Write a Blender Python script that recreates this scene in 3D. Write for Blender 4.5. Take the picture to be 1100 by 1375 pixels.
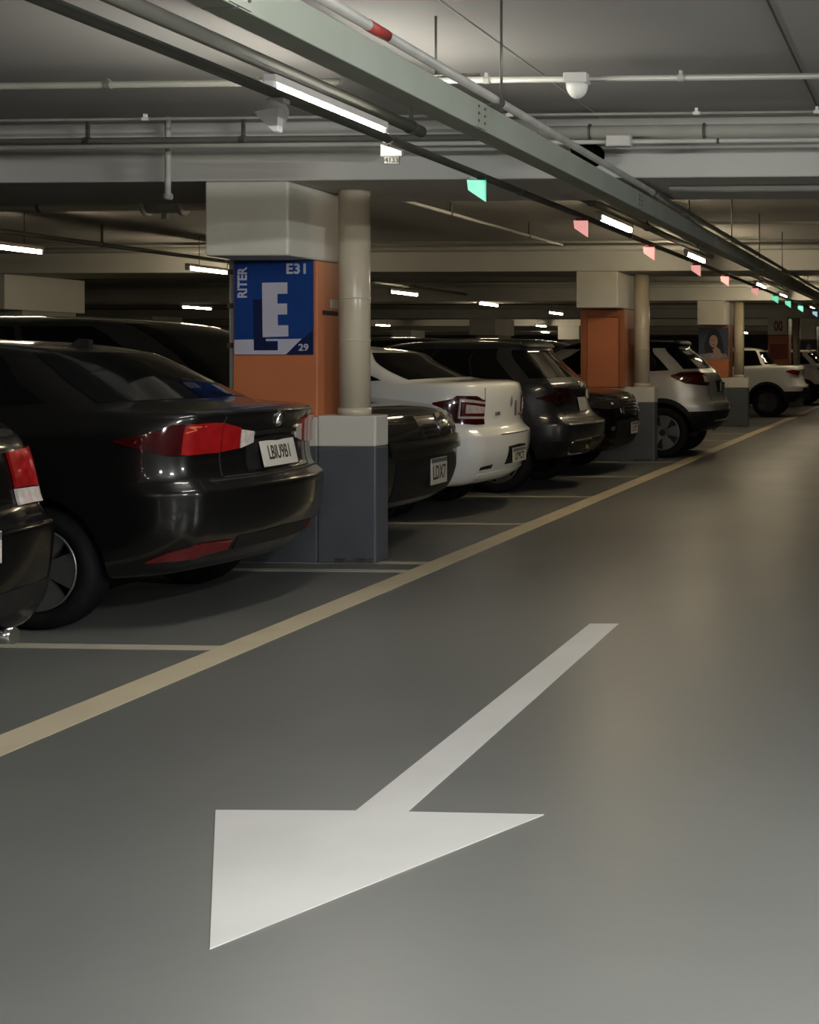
import bpy, bmesh, math, random
import numpy as np
from mathutils import Vector, Matrix
from mathutils.bvhtree import BVHTree

for o in list(bpy.data.objects):
    bpy.data.objects.remove(o, do_unlink=True)
scene = bpy.context.scene
COL = scene.collection
random.seed(7)
PI = math.pi

# ------------------------------------------------------------------ camera
F_PX, YAW = 1880.0, math.radians(3.5)
PX, PY = 1256.0 - F_PX * math.tan(YAW), 481.0          # principal point of the shifted lens
cam_d = bpy.data.cameras.new('camera')
cam = bpy.data.objects.new('camera', cam_d)
COL.objects.link(cam)
cam.location = (0, 0, 1.38)
cam.rotation_euler = (PI / 2, 0, YAW)
cam_d.sensor_fit = 'AUTO'
cam_d.sensor_width = 36.0
cam_d.lens = 36.0 * F_PX / 1375.0
cam_d.shift_x = -(PX - 550.0) / 1375.0
cam_d.shift_y = -(687.5 - PY) / 1375.0
cam_d.clip_end = 300
scene.camera = cam

# ------------------------------------------------------------------ world, exposure
w = bpy.data.worlds.new('world')
scene.world = w
w.use_nodes = True
w.node_tree.nodes['Background'].inputs[0].default_value = (0.9, 0.95, 1.0, 1)
w.node_tree.nodes['Background'].inputs[1].default_value = 0.02
vs = scene.view_settings
vs.view_transform = 'Standard'
vs.look = 'None'
vs.gamma = 1.0
vs.use_curve_mapping = False
vs.exposure = 0.0
TUBE_POWER = 170.0
scene.cycles.use_denoising = True
scene.cycles.max_bounces = 6
scene.cycles.diffuse_bounces = 4
scene.cycles.glossy_bounces = 3
scene.cycles.sample_clamp_indirect = 6.0

# ------------------------------------------------------------------ materials
MATS = {}


def srgb(r, g, b):
    def f(c):
        c /= 255.0
        return c / 12.92 if c <= 0.04045 else ((c + 0.055) / 1.055) ** 2.4
    return (f(r), f(g), f(b), 1.0)


def mat(name, col, rough=0.5, metal=0.0, coat=0.0, emit=0.0, ecol=None, noise=None, bump=0.0, spec=0.5, nscale=6.0, rnoise=0.0):
    if name in MATS:
        return MATS[name]
    m = bpy.data.materials.new(name)
    m.use_nodes = True
    nt = m.node_tree
    b = nt.nodes['Principled BSDF']
    b.inputs['Base Color'].default_value = col
    b.inputs['Roughness'].default_value = rough
    b.inputs['Metallic'].default_value = metal
    b.inputs['Specular IOR Level'].default_value = spec
    if coat:
        b.inputs['Coat Weight'].default_value = coat
        b.inputs['Coat Roughness'].default_value = 0.06
    if emit:
        b.inputs['Emission Color'].default_value = ecol or col
        b.inputs['Emission Strength'].default_value = emit
    if noise or bump or rnoise:
        tc = nt.nodes.new('ShaderNodeTexCoord')
        geo = nt.nodes.new('ShaderNodeNewGeometry')
        n = nt.nodes.new('ShaderNodeTexNoise')
        n.inputs['Scale'].default_value = nscale
        n.inputs['Detail'].default_value = 6.0
        nt.links.new(geo.outputs['Position'], n.inputs['Vector'])
        if noise:
            mx = nt.nodes.new('ShaderNodeMix')
            mx.data_type = 'RGBA'
            mx.inputs[6].default_value = col
            mx.inputs[7].default_value = noise
            rp = nt.nodes.new('ShaderNodeMapRange')
            rp.inputs[1].default_value = 0.35
            rp.inputs[2].default_value = 0.7
            nt.links.new(n.outputs['Fac'], rp.inputs[0])
            nt.links.new(rp.outputs[0], mx.inputs[0])
            nt.links.new(mx.outputs[2], b.inputs['Base Color'])
        if rnoise:
            rr = nt.nodes.new('ShaderNodeMapRange')
            rr.inputs[3].default_value = rough - rnoise
            rr.inputs[4].default_value = rough + rnoise
            nt.links.new(n.outputs['Fac'], rr.inputs[0])
            nt.links.new(rr.outputs[0], b.inputs['Roughness'])
        if bump:
            n2 = nt.nodes.new('ShaderNodeTexNoise')
            n2.inputs['Scale'].default_value = nscale * 12
            n2.inputs['Detail'].default_value = 4.0
            nt.links.new(geo.outputs['Position'], n2.inputs['Vector'])
            bp = nt.nodes.new('ShaderNodeBump')
            bp.inputs['Strength'].default_value = bump
            bp.inputs['Distance'].default_value = 0.01
            nt.links.new(n2.outputs['Fac'], bp.inputs['Height'])
            nt.links.new(bp.outputs['Normal'], b.inputs['Normal'])
    MATS[name] = m
    return m


M_FLOOR = mat('floor_epoxy', (0.128, 0.129, 0.120, 1), 0.38, noise=(0.146, 0.146, 0.135, 1), bump=0.06, nscale=0.9, rnoise=0.07, spec=0.5)
M_CEIL = mat('ceiling_paint', (0.40, 0.39, 0.365, 1), 0.8, noise=(0.35, 0.34, 0.32, 1), bump=0.05, nscale=0.7)
M_BEAM = mat('beam_paint', (0.58, 0.575, 0.535, 1), 0.7, noise=(0.52, 0.51, 0.475, 1), bump=0.04, nscale=1.5)
M_WALL = mat('wall_paint', (0.36, 0.34, 0.29, 1), 0.8, noise=(0.3, 0.285, 0.25, 1), nscale=0.8)
M_WHITECOL = mat('column_white', (0.58, 0.56, 0.49, 1), 0.55, noise=(0.52, 0.50, 0.43, 1), nscale=3, bump=0.03)
M_ORANGE = mat('column_orange', (0.50, 0.16, 0.06, 1), 0.5, noise=(0.45, 0.145, 0.053, 1), nscale=3, bump=0.03)
M_ORANGE_D = mat('orange_trim', (0.32, 0.095, 0.03, 1), 0.5, noise=(0.29, 0.085, 0.026, 1), nscale=3)
M_GREYBAND = mat('column_grey', (0.078, 0.086, 0.095, 1), 0.45, noise=(0.064, 0.071, 0.078, 1), nscale=4, bump=0.04)
M_SCUFF = mat('scuffed_rubber', (0.02, 0.02, 0.02, 1), 0.6, noise=(0.10, 0.10, 0.09, 1), nscale=25)
M_PVC = mat('pvc_pipe', (0.56, 0.49, 0.36, 1), 0.25, noise=(0.50, 0.43, 0.32, 1), nscale=5)
M_LINEY = mat('lane_paint', (0.58, 0.50, 0.34, 1), 0.45, noise=(0.49, 0.42, 0.29, 1), nscale=2.5, bump=0.03)
M_LINEW = mat('bay_paint', (0.48, 0.44, 0.35, 1), 0.45, noise=(0.40, 0.37, 0.29, 1), nscale=3, bump=0.03)
M_ARROW = mat('arrow_paint', (0.62, 0.61, 0.57, 1), 0.45, noise=(0.56, 0.55, 0.51, 1), nscale=2.2, bump=0.03)
M_TRAY = mat('tray_galvanised', (0.27, 0.29, 0.24, 1), 0.55, metal=0.0, noise=(0.23, 0.25, 0.2, 1), nscale=3)
M_CONDUIT = mat('conduit_grey', (0.50, 0.50, 0.46, 1), 0.4, metal=0.0, noise=(0.44, 0.44, 0.40, 1), nscale=4)
M_DARKCOND = mat('conduit_dark', (0.085, 0.085, 0.07, 1), 0.7, metal=0.0, noise=(0.07, 0.07, 0.06, 1), nscale=4)
M_TRAYPIPE = mat('sleeve_grey', (0.30, 0.29, 0.26, 1), 0.4, noise=(0.22, 0.22, 0.19, 1), nscale=7)
M_TRUNK = mat('trunking_olive', (0.15, 0.148, 0.12, 1), 0.75, noise=(0.125, 0.125, 0.1, 1), nscale=4)
M_RED = mat('red_band', (0.32, 0.025, 0.02, 1), 0.5, noise=(0.20, 0.05, 0.035, 1), nscale=40)
M_STEEL = mat('steel_rod', (0.16, 0.16, 0.14, 1), 0.4, metal=0.6, noise=(0.12, 0.12, 0.11, 1), nscale=9)
M_WPLASTIC = mat('white_plastic', (0.76, 0.75, 0.71, 1), 0.4, noise=(0.72, 0.71, 0.67, 1), nscale=8)
M_HOUSING = mat('lamp_housing', (0.55, 0.54, 0.5, 1), 0.4, noise=(0.5, 0.49, 0.46, 1), nscale=8)
M_TUBE_C = mat('tube_cool', (1, 1, 1, 1), 0.3, emit=TUBE_POWER * 0.8, ecol=(1.0, 0.955, 0.86, 1))
M_TUBE_W = mat('tube_warm', (1, 1, 1, 1), 0.3, emit=TUBE_POWER * 0.66, ecol=(1.0, 0.82, 0.55, 1))
M_TUBE_B = mat('tube_back_aisle', (1, 1, 1, 1), 0.3, emit=TUBE_POWER * 0.42, ecol=(1.0, 0.83, 0.57, 1))
M_TUBE_D = mat('tube_daylight', (1, 1, 1, 1), 0.3, emit=TUBE_POWER * 7.0, ecol=(0.97, 0.985, 1.0, 1))
M_LEDG = mat('led_green', (0.1, 0.4, 0.3, 1), 0.4, emit=0.85, ecol=(0.18, 0.80, 0.52, 1))
M_LEDR = mat('led_red', (0.5, 0.2, 0.2, 1), 0.4, emit=0.8, ecol=(0.95, 0.42, 0.38, 1))
M_LEDB = mat('led_blue', (0.3, 0.4, 0.5, 1), 0.4, emit=0.8, ecol=(0.40, 0.65, 0.85, 1))
M_LEDGF = mat('led_frame_green', (0.03, 0.14, 0.1, 1), 0.4, noise=(0.02, 0.1, 0.08, 1))
M_LEDRF = mat('led_frame_red', (0.3, 0.03, 0.03, 1), 0.4, noise=(0.25, 0.02, 0.02, 1))
M_BLUE = mat('sign_blue', (0.006, 0.040, 0.185, 1), 0.4, noise=(0.005, 0.034, 0.16, 1), nscale=3)
M_NAVY = mat('sign_navy', (0.006, 0.012, 0.060, 1), 0.4, noise=(0.005, 0.010, 0.05, 1), nscale=3)
M_SIGNW = mat('sign_white', (0.46, 0.45, 0.52, 1), 0.5, noise=(0.43, 0.42, 0.49, 1), nscale=5)
M_SIGNRED = mat('sign_red', (0.26, 0.02, 0.012, 1), 0.5, noise=(0.22, 0.018, 0.01, 1), nscale=5)
M_BLACKP = mat('black_plastic', (0.007, 0.007, 0.007, 1), 0.5, spec=0.2, noise=(0.013, 0.013, 0.013, 1), nscale=20)
M_LINER = mat('arch_liner', (0.003, 0.003, 0.003, 1), 0.9, spec=0.0, noise=(0.006, 0.006, 0.006, 1), nscale=20)
M_TYRE = mat('tyre_rubber', (0.006, 0.006, 0.006, 1), 0.75, noise=(0.009, 0.009, 0.009, 1), nscale=20, spec=0.12)
M_RIM = mat('alloy_rim', (0.24, 0.24, 0.235, 1), 0.3, metal=0.8, noise=(0.28, 0.28, 0.27, 1), nscale=20)
M_RIMD = mat('rim_dark', (0.02, 0.02, 0.02, 1), 0.4, metal=0.5, noise=(0.025, 0.025, 0.025, 1), nscale=20)
M_GLASS = mat('tinted_glass', (0.002, 0.0022, 0.0025, 1), 0.06, noise=(0.003, 0.003, 0.0035, 1), nscale=2, spec=0.3)
M_CHROME = mat('chrome', (0.65, 0.65, 0.63, 1), 0.12, metal=1.0, noise=(0.6, 0.6, 0.58, 1), nscale=9)
M_SEAM = mat('seam_black', (0.004, 0.004, 0.004, 1), 0.8, noise=(0.005, 0.005, 0.005, 1))
M_LRED = mat('lamp_red', (0.20, 0.005, 0.006, 1), 0.08, noise=(0.28, 0.008, 0.008, 1), nscale=14, coat=0.6)
M_LREDD = mat('lamp_dark_red', (0.028, 0.0015, 0.002, 1), 0.08, noise=(0.045, 0.002, 0.003, 1), nscale=14, coat=0.6)
M_LCLEAR = mat('lamp_clear', (0.42, 0.36, 0.33, 1), 0.15, noise=(0.55, 0.5, 0.46, 1), nscale=30, coat=0.6)
M_LAMBER = mat('lamp_amber', (0.55, 0.10, 0.05, 1), 0.1, noise=(0.6, 0.15, 0.07, 1), nscale=14, coat=0.6)
M_LMID = mat('lamp_mid_red', (0.09, 0.004, 0.005, 1), 0.1, noise=(0.12, 0.005, 0.006, 1), nscale=14, coat=0.6)
M_LDEEP = mat('lamp_deep_red', (0.014, 0.002, 0.003, 1), 0.08, noise=(0.03, 0.003, 0.004, 1), nscale=20, coat=0.6)
M_LSMOKE = mat('lamp_smoked', (0.012, 0.010, 0.010, 1), 0.08, noise=(0.03, 0.025, 0.02, 1), nscale=20, coat=0.6)
M_PLATE = mat('plate_white', (0.52, 0.49, 0.42, 1), 0.45, noise=(0.48, 0.45, 0.39, 1), nscale=30)
M_PLATEB = mat('plate_header', (0.10, 0.10, 0.11, 1), 0.45, noise=(0.09, 0.09, 0.10, 1), nscale=30)
M_INK = mat('plate_ink', (0.03, 0.027, 0.022, 1), 0.5, noise=(0.04, 0.035, 0.03, 1), nscale=30)
M_YEL = mat('yellow_sticker', (0.30, 0.22, 0.02, 1), 0.5, noise=(0.27, 0.2, 0.02, 1), nscale=30)
M_P_GREY = mat('paint_graphite', (0.015, 0.0147, 0.014, 1), 0.30, metal=0.75, coat=0.7, spec=0.2, noise=(0.017, 0.0166, 0.016, 1), nscale=60)
M_P_BLACK = mat('paint_black', (0.003, 0.003, 0.003, 1), 0.15, coat=0.25, spec=0.05, noise=(0.0035, 0.0035, 0.0035, 1), nscale=40)
M_P_OLIVE = mat('paint_olive_black', (0.016, 0.015, 0.012, 1), 0.3, metal=0.3, coat=0.9, noise=(0.022, 0.021, 0.017, 1), nscale=60)
M_P_WHITE = mat('paint_white', (0.80, 0.79, 0.73, 1), 0.3, coat=1.0, noise=(0.79, 0.78, 0.72, 1), nscale=6)
M_P_DSUV = mat('paint_slate', (0.024, 0.025, 0.027, 1), 0.34, metal=0.5, coat=0.7, spec=0.2, noise=(0.027, 0.028, 0.030, 1), nscale=60)
M_P_SILVER = mat('paint_silver', (0.50, 0.48, 0.44, 1), 0.34, metal=0.5, coat=1.0, noise=(0.53, 0.51, 0.47, 1), nscale=80)
M_SKIN = mat('poster_skin', (0.36, 0.22, 0.19, 1), 0.5, noise=(0.33, 0.2, 0.17, 1))
M_HAIR = mat('poster_hair', (0.008, 0.008, 0.014, 1), 0.5, noise=(0.012, 0.012, 0.02, 1))
M_POSTBG = mat('poster_background', (0.045, 0.06, 0.095, 1), 0.5, noise=(0.035, 0.045, 0.075, 1), nscale=6)
M_POSTCL = mat('poster_clothing', (0.30, 0.27, 0.28, 1), 0.5, noise=(0.16, 0.14, 0.16, 1), nscale=12)
M_CARD = mat('card_white', (0.5, 0.47, 0.4, 1), 0.5, noise=(0.35, 0.33, 0.28, 1), nscale=40)


# ------------------------------------------------------------------ mesh helpers
def link(o, parent=None):
    COL.objects.link(o)
    if parent:
        o.parent = parent
    return o


def mk(name, verts, faces, mats, parent=None, smooth=False, fm=None, loc=None):
    me = bpy.data.meshes.new(name)
    me.from_pydata([tuple(v) for v in verts], [], faces)
    if not isinstance(mats, (list, tuple)):
        mats = [mats]
    for m in mats:
        me.materials.append(m)
    if fm:
        me.polygons.foreach_set('material_index', fm)
    if smooth:
        me.polygons.foreach_set('use_smooth', [True] * len(me.polygons))
    me.update()
    o = bpy.data.objects.new(name, me)
    if loc:
        o.location = loc
    return link(o, parent)


def bm_obj(name, bm, m, parent=None, smooth=False, loc=None):
    me = bpy.data.meshes.new(name)
    bmesh.ops.recalc_face_normals(bm, faces=bm.faces[:])
    bm.to_mesh(me)
    bm.free()
    me.materials.append(m)
    if smooth:
        me.polygons.foreach_set('use_smooth', [True] * len(me.polygons))
    o = bpy.data.objects.new(name, me)
    if loc:
        o.location = loc
    return link(o, parent)


def add_box(bm, x0, x1, y0, y1, z0, z1, bev=0.0):
    r = bmesh.ops.create_cube(bm, size=1.0, matrix=Matrix.Translation(((x0 + x1) / 2, (y0 + y1) / 2, (z0 + z1) / 2)) @ Matrix.Diagonal((x1 - x0, y1 - y0, z1 - z0, 1)))
    if bev:
        es = set()
        for v in r['verts']:
            es.update(v.link_edges)
        bmesh.ops.bevel(bm, geom=list(es), offset=bev, segments=2, affect='EDGES', profile=0.5)


def box(name, x0, x1, y0, y1, z0, z1, m, parent=None, bev=0.0):
    bm = bmesh.new()
    add_box(bm, x0, x1, y0, y1, z0, z1, bev)
    return bm_obj(name, bm, m, parent)


def add_rod(bm, a, b, r, seg=12, caps=True, r2=None):
    a, b = Vector(a), Vector(b)
    d = b - a
    q = d.to_track_quat('Z', 'Y').to_matrix().to_4x4()
    bmesh.ops.create_cone(bm, cap_ends=caps, segments=seg, radius1=r, radius2=r if r2 is None else r2, depth=d.length,
                          matrix=Matrix.Translation((a + b) / 2) @ q)


def rod(name, a, b, r, m, parent=None, seg=12, r2=None):
    bm = bmesh.new()
    add_rod(bm, a, b, r, seg, True, r2)
    o = bm_obj(name, bm, m, parent)
    for p in o.data.polygons:
        p.use_smooth = len(p.vertices) == 4
    return o


def prism(name, pts, axis, a, b, m, parent=None):
    """polygon (2-D points) extruded between a and b along axis; 'x': pts are (y,z); 'y': (x,z); 'z': (x,y)"""
    def P(p, t):
        return (t, p[0], p[1]) if axis == 'x' else ((p[0], t, p[1]) if axis == 'y' else (p[0], p[1], t))
    n = len(pts)
    v = [P(p, a) for p in pts] + [P(p, b) for p in pts]
    f = [tuple(range(n)), tuple(range(2 * n - 1, n - 1, -1))] + [(i, i + n, (i + 1) % n + n, (i + 1) % n) for i in range(n)]
    bm = bmesh.new()
    vs_ = [bm.verts.new(p) for p in v]
    for ff in f:
        bm.faces.new([vs_[i] for i in ff])
    return bm_obj(name, bm, m, parent)


def text(name, s, size, m, parent, origin, right, up, bold=0.0, depth=0.0015, align='CENTER', sx=1.0, space=1.0):
    cu = bpy.data.curves.new(name + '_c', 'FONT')
    cu.body = s
    cu.size = size
    cu.align_x = align
    cu.align_y = 'CENTER'
    cu.offset = bold
    cu.extrude = depth
    cu.resolution_u = 3
    cu.space_character = space
    tmp = bpy.data.objects.new(name + '_t', cu)
    COL.objects.link(tmp)
    dg = bpy.context.evaluated_depsgraph_get()
    me = bpy.data.meshes.new_from_object(tmp.evaluated_get(dg))
    bpy.data.objects.remove(tmp, do_unlink=True)
    r, u = Vector(right), Vector(up)
    n = r.cross(u)
    mt = Matrix((r * sx, u, n)).transposed().to_4x4()
    mt.translation = Vector(origin)
    me.transform(mt)
    me.materials.clear()
    me.materials.append(m)
    o = bpy.data.objects.new(name, me)
    return link(o, parent)


def tag(o, label, cat, group=None):
    o['label'] = label
    o['category'] = cat
    if group:
        o['group'] = group
    return o


def struct(o):
    o['kind'] = 'structure'
    return o


def empty(name, loc=(0, 0, 0)):
    o = bpy.data.objects.new(name, None)
    o.empty_display_size = 0.2
    o.location = loc
    COL.objects.link(o)
    return o


def copy_tree(o, parent=None):
    c = o.copy()
    COL.objects.link(c)
    if parent:
        c.parent = parent
        c.matrix_parent_inverse = o.matrix_parent_inverse
    for ch in list(o.children):
        copy_tree(ch, c)
    return c


# ------------------------------------------------------------------ setting
XL, XR, YN, YF, ZC = -32.0, 18.0, -9.0, 80.0, 2.9
struct(box('floor', XL, XR, YN, YF, -0.2, 0.0, M_FLOOR))
struct(box('ceiling', XL, XR, YN, YF, ZC, ZC + 0.2, M_CEIL))
struct(box('wall_left', XL - 0.2, XL, YN, YF, 0, ZC, M_WALL))
struct(box('wall_right', XR, XR + 0.2, YN, YF, 0, ZC, M_WALL))
struct(box('wall_back', XL, XR, YN - 0.2, YN, 0, ZC, M_WALL))
struct(box('wall_far', XL, XR, YF, YF + 0.2, 0, ZC, M_WALL))
COLY = [-0.16, 9.19, 18.54, 27.89, 39.6, 49.0, 58.4, 67.7, 76.5]
ROWY = COLY[1:]
ZB = 2.52
for k, y0 in enumerate(COLY):
    struct(box('ceiling_beam', XL, XR, y0 - 0.44, y0 + 0.80, ZB, ZC, M_BEAM, bev=0.012))
# construction joints in the slab
for k, x in enumerate((-0.71, -2.105)):
    b = box('trim_%d' % (k + 1), x - (0.006 if k == 0 else 0.003), x + (0.006 if k == 0 else 0.003), 0.6, 8.74, ZC - 0.004, ZC + 0.001, M_DARKCOND if k == 0 else M_CONDUIT)
    struct(b)

# floor marks
BAYS = [4.05, 6.465, 8.88, 9.24, 11.46, 13.74, 16.10, 18.40, 21.1, 23.3, 25.45, 27.75, 30.2, 32.25, 34.6, 38.8]
LX0, LX1 = -3.415, -3.235
tag(prism('lane_line', [(LX0, -4), (LX1, -4), (LX1, 60), (LX0, 60)], 'z', 0.0, 0.002, M_LINEY),
    'long cream painted line along the aisle past the rear of the cars', 'floor marking')
BAYTXT = ['cream bay line nearest the camera beside the black hatchback',
          'cream bay line between the black hatchback and graphite sedan',
          'cream bay line just in front of the column with the blue sign',
          'cream bay line starting at the foot of the blue-sign column',
          'cream bay line between the olive car and the white sedan',
          'cream bay line between the white sedan and slate hatch-back',
          'cream bay line between the slate car and nose-out dark car',
          'cream bay line before the column with the orange panel',
          'cream bay line on the far side of the silver car',
          'cream bay line one bay beyond the silver car',
          'cream bay line two bays beyond the silver car',
          'cream bay line beside the column with the portrait poster',
          'cream bay line one bay beyond the portrait poster column',
          'cream bay line on the near side of the far white car',
          'cream bay line on the far side of the far white car',
          'cream bay line before the column marked 00']
for i, y in enumerate(BAYS):
    th = 0.05
    tag(prism('bay_line', [(-8.0, y - th), (LX0, y - th), (LX0, y + th), (-8.0, y + th)], 'z', 0.0, 0.002, M_LINEW),
        BAYTXT[i], 'floor marking', 'painted bay lines')
tag(prism('direction_arrow', [(-1.79, 7.175), (-1.762, 4.165), (-2.192, 4.145), (-1.69, 3.17), (-1.18, 4.165), (-1.601, 4.165), (-1.64, 7.18)],
          'z', 0.0, 0.0025, M_ARROW), 'large white painted arrow on the aisle floor pointing towards the viewer', 'floor arrow')


# ------------------------------------------------------------------ columns of the parked row
def column(k, label):
    y0 = ROWY[k]
    c = empty('column', (-4.447, y0 + 0.45, 0))
    tag(c, label, 'column', 'columns of the parked row')
    ox, oy = -4.447, y0 + 0.45

    def b(name, x0, x1, ya, yb, z0, z1, m, par=None, bev=0.008):
        return box(name, x0 - ox, x1 - ox, ya - oy, yb - oy, z0, z1, m, par or c, bev)
    b('shaft_grey_band', -4.741, -4.153, y0, y0 + 0.7, 0, 0.785, M_GREYBAND)
    b('shaft_white_band', -4.741, -4.153, y0, y0 + 0.7, 0.785, 0.985, M_WHITECOL)
    b('shaft_orange_band', -4.741, -4.153, y0 + 0.004, y0 + 0.7, 0.985, 2.04, M_ORANGE)
    b('shaft_top', -4.741, -4.153, y0 + 0.004, y0 + 0.7, 2.04, ZB, M_WHITECOL)
    b('corbel', -4.70, -4.149, y0 - 0.434, y0 + 0.78, 2.04, ZB - 0.001, M_WHITECOL, bev=0.012)
    p = b('pedestal', -4.152, -3.748, y0 - 0.004, y0 + 0.215, 0, 0.785, M_GREYBAND, bev=0.012)
    b('pedestal_white_top', -4.152, -3.748, y0 - 0.004, y0 + 0.215, 0.785, 0.995, M_WHITECOL, bev=0.012)
    b('pedestal_scuff', -4.03, -3.76, y0 - 0.007, y0 - 0.003, 0.005, 0.035, M_SCUFF, bev=0.0)
    return c, b


c1, b1 = column(0, 'orange and white column carrying the large blue E sign')
b1('cable_slot', -4.153, -4.146, 9.27, 9.50, 1.675, 1.705, M_SEAM, bev=0)
b1('small_card', -4.153, -4.145, 9.39, 9.52, 1.725, 1.785, M_CARD, bev=0)
c2, b2 = column(1, 'orange column with framed orange panel beside the silver car')
y2 = ROWY[1]
b2('panel', -4.66, -4.22, y2 - 0.03, y2 + 0.005, 0.99, 1.93, M_ORANGE, bev=0.012)
for a in ((-4.741, -4.66, 0.985, 2.03), (-4.22, -4.15, 0.985, 2.03), (-4.66, -4.22, 1.93, 2.03)):
    b2('panel_frame', a[0], a[1], y2 - 0.05, y2 + 0.005, a[2], a[3], M_ORANGE_D, bev=0.008)
b2('wall_box', -4.155, -4.12, y2 + 0.25, y2 + 0.55, 1.55, 1.78, M_ORANGE_D, bev=0.005)
c3, b3 = column(2, 'column carrying the portrait poster behind the silver car')
c4, b4 = column(3, 'far column marked 00 with dark red panel')
y4 = ROWY[3]
b4('panel', -4.69, -4.2, y4 - 0.02, y4 + 0.005, 1.35, 1.78, M_SIGNRED, bev=0.008)
text('number', '00', 0.40, M_SIGNRED, c4, (-4.40 + 4.447, -0.45 - 0.442, 2.27), (1, 0, 0), (0, 0, 1), bold=0.010, sx=0.62)
column(4, 'farthest orange column of the parked row')

PIPE_LB = ['cream drain pipe standing beside the blue E sign', 'cream drain pipe beside the framed orange panel column',
           'cream drain pipe beside the portrait poster column', 'cream drain pipe beside the column marked 00', 'cream drain pipe at the farthest orange column']
for k in range(5):
    y0 = ROWY[k]
    d = empty('drain_pipe', (-3.945, y0 + 0.115, 0.995))
    tag(d, PIPE_LB[k], 'pipe', 'drain pipes on the columns')
    rod('pipe', (0, 0, 0), (0, 0, ZB - 0.995), 0.104, M_PVC, d, 28)
    for z in (0.5, 0.785):
        rod('coupling', (0, 0, z), (0, 0, z + 0.012), 0.1065, M_PVC, d, 28)
    rod('base_collar', (0, 0, 0), (0, 0, 0.05), 0.110, M_PVC, d, 28)

# thin conduit on the first column's edge
d = empty('wall_conduit', (-4.80, 9.30, 0))
tag(d, 'thin white vertical conduit at left edge of blue-sign column', 'conduit')
rod('tube', (0, 0, 0), (0, 0, 2.30), 0.018, M_CONDUIT, d, 10)
for z in (1.0, 1.45, 1.72, 1.95):
    box('clamp', -0.022, 0.06, -0.024, 0.024, z, z + 0.035, M_STEEL, d)

# ------------------------------------------------------------------ blue sign
SX0, SX1, SZ0, SZ1, SY = -4.722, -4.178, 1.405, 2.038, 9.19
s = empty('parking_sign', ((SX0 + SX1) / 2, SY, SZ0))
tag(s, 'blue parking zone sign with big white E and E31', 'sign')
sw, sh = SX1 - SX0, SZ1 - SZ0


def su(px, py):       # picture units of the sign face -> local x,z
    return ((px - 70) / 945.0 * sw - sw / 2, (1 - (py - 70) / 1180.0) * sh)


def sp(name, pts, y, m):
    return prism(name, [su(*p) for p in pts], 'y', y, y + 0.003, m, s)


prism('board', [(-sw / 2, 0), (sw / 2, 0), (sw / 2, sh), (-sw / 2, sh)], 'y', -0.012, 0.003, M_BLUE, s)
sp('white_strip', [(70, 1065), (880, 1052), (690, 1250), (70, 1250)], -0.0135, M_SIGNW)
sp('navy_corner', [(1015, 940), (1015, 1250), (690, 1250)], -0.0138, M_NAVY)
sp('letter_shadow', [(300, 560), (420, 560), (420, 1040), (595, 1080), (595, 1198), (308, 1198)], -0.015, M_NAVY)
sp('thin_stripe', [(455, 1056), (600, 1054), (600, 1080), (455, 1082)], -0.0165, M_SIGNW)
sp('letter_e', [(408, 350), (712, 345), (712, 488), (590, 490), (592, 612), (708, 610), (708, 748), (594, 750), (598, 884), (722, 882), (724, 1022), (416, 1032)], -0.018, M_SIGNW)
text('code_text', 'E31', 0.094, M_SIGNW, s, (su(825, 180)[0], -0.0135, su(825, 180)[1]), (1, 0, 0), (0, 0, 1), bold=0.0028, sx=1.04, space=1.08)
text('number_text', '29', 0.064, M_SIGNW, s, (su(905, 1165)[0], -0.016, su(905, 1165)[1]), (1, 0, 0), (0, 0, 1), bold=0.0014, sx=1.1)
text('side_text', 'RITER', 0.088, M_SIGNW, s, (su(172, 350)[0], -0.0135, su(172, 350)[1]), (0, 0, 1), (-1, 0, 0), bold=0.0025, sx=0.92)

# ------------------------------------------------------------------ portrait poster on the third column
y3 = ROWY[2]
p = empty('portrait_poster', (-4.44, y3, 1.36))
tag(p, 'dark poster of a long-haired person with chin on hand', 'poster')
pw, ph = 0.60, 0.64
box('sheet', -pw / 2, pw / 2, -0.012, 0.003, 0, ph, M_POSTBG, p)


def ell(cx, cz, rx, rz, n=20):
    return [(cx + rx * math.cos(2 * PI * i / n), cz + rz * math.sin(2 * PI * i / n)) for i in range(n)]


prism('hair', [(-0.17, 0.10), (-0.19, 0.3), (-0.12, 0.5), (-0.02, 0.6), (0.09, 0.58), (0.16, 0.45), (0.20, 0.25), (0.22, 0.08), (0.1, 0.05), (-0.05, 0.06)], 'y', -0.0135, -0.011, M_HAIR, p)
prism('clothing', [(-0.3, 0.0), (0.3, 0.0), (0.26, 0.1), (0.1, 0.14), (-0.12, 0.12), (-0.28, 0.09)], 'y', -0.0145, -0.011, M_POSTCL, p)
prism('face', ell(0.0, 0.36, 0.085, 0.125), 'y', -0.0155, -0.011, M_SKIN, p)
prism('hand', [(-0.02, 0.20), (0.05, 0.26), (0.13, 0.19), (0.18, 0.05), (0.08, 0.03), (0.01, 0.10)], 'y', -0.0165, -0.011, M_SKIN, p)
for sx_ in (-1, 1):
    prism('eye', ell(sx_ * 0.034, 0.385, 0.016, 0.007, 10), 'y', -0.0172, -0.0155, M_HAIR, p)
prism('mouth', ell(0.0, 0.295, 0.028, 0.008, 10), 'y', -0.0172, -0.0155, M_SIGNRED, p)
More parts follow.
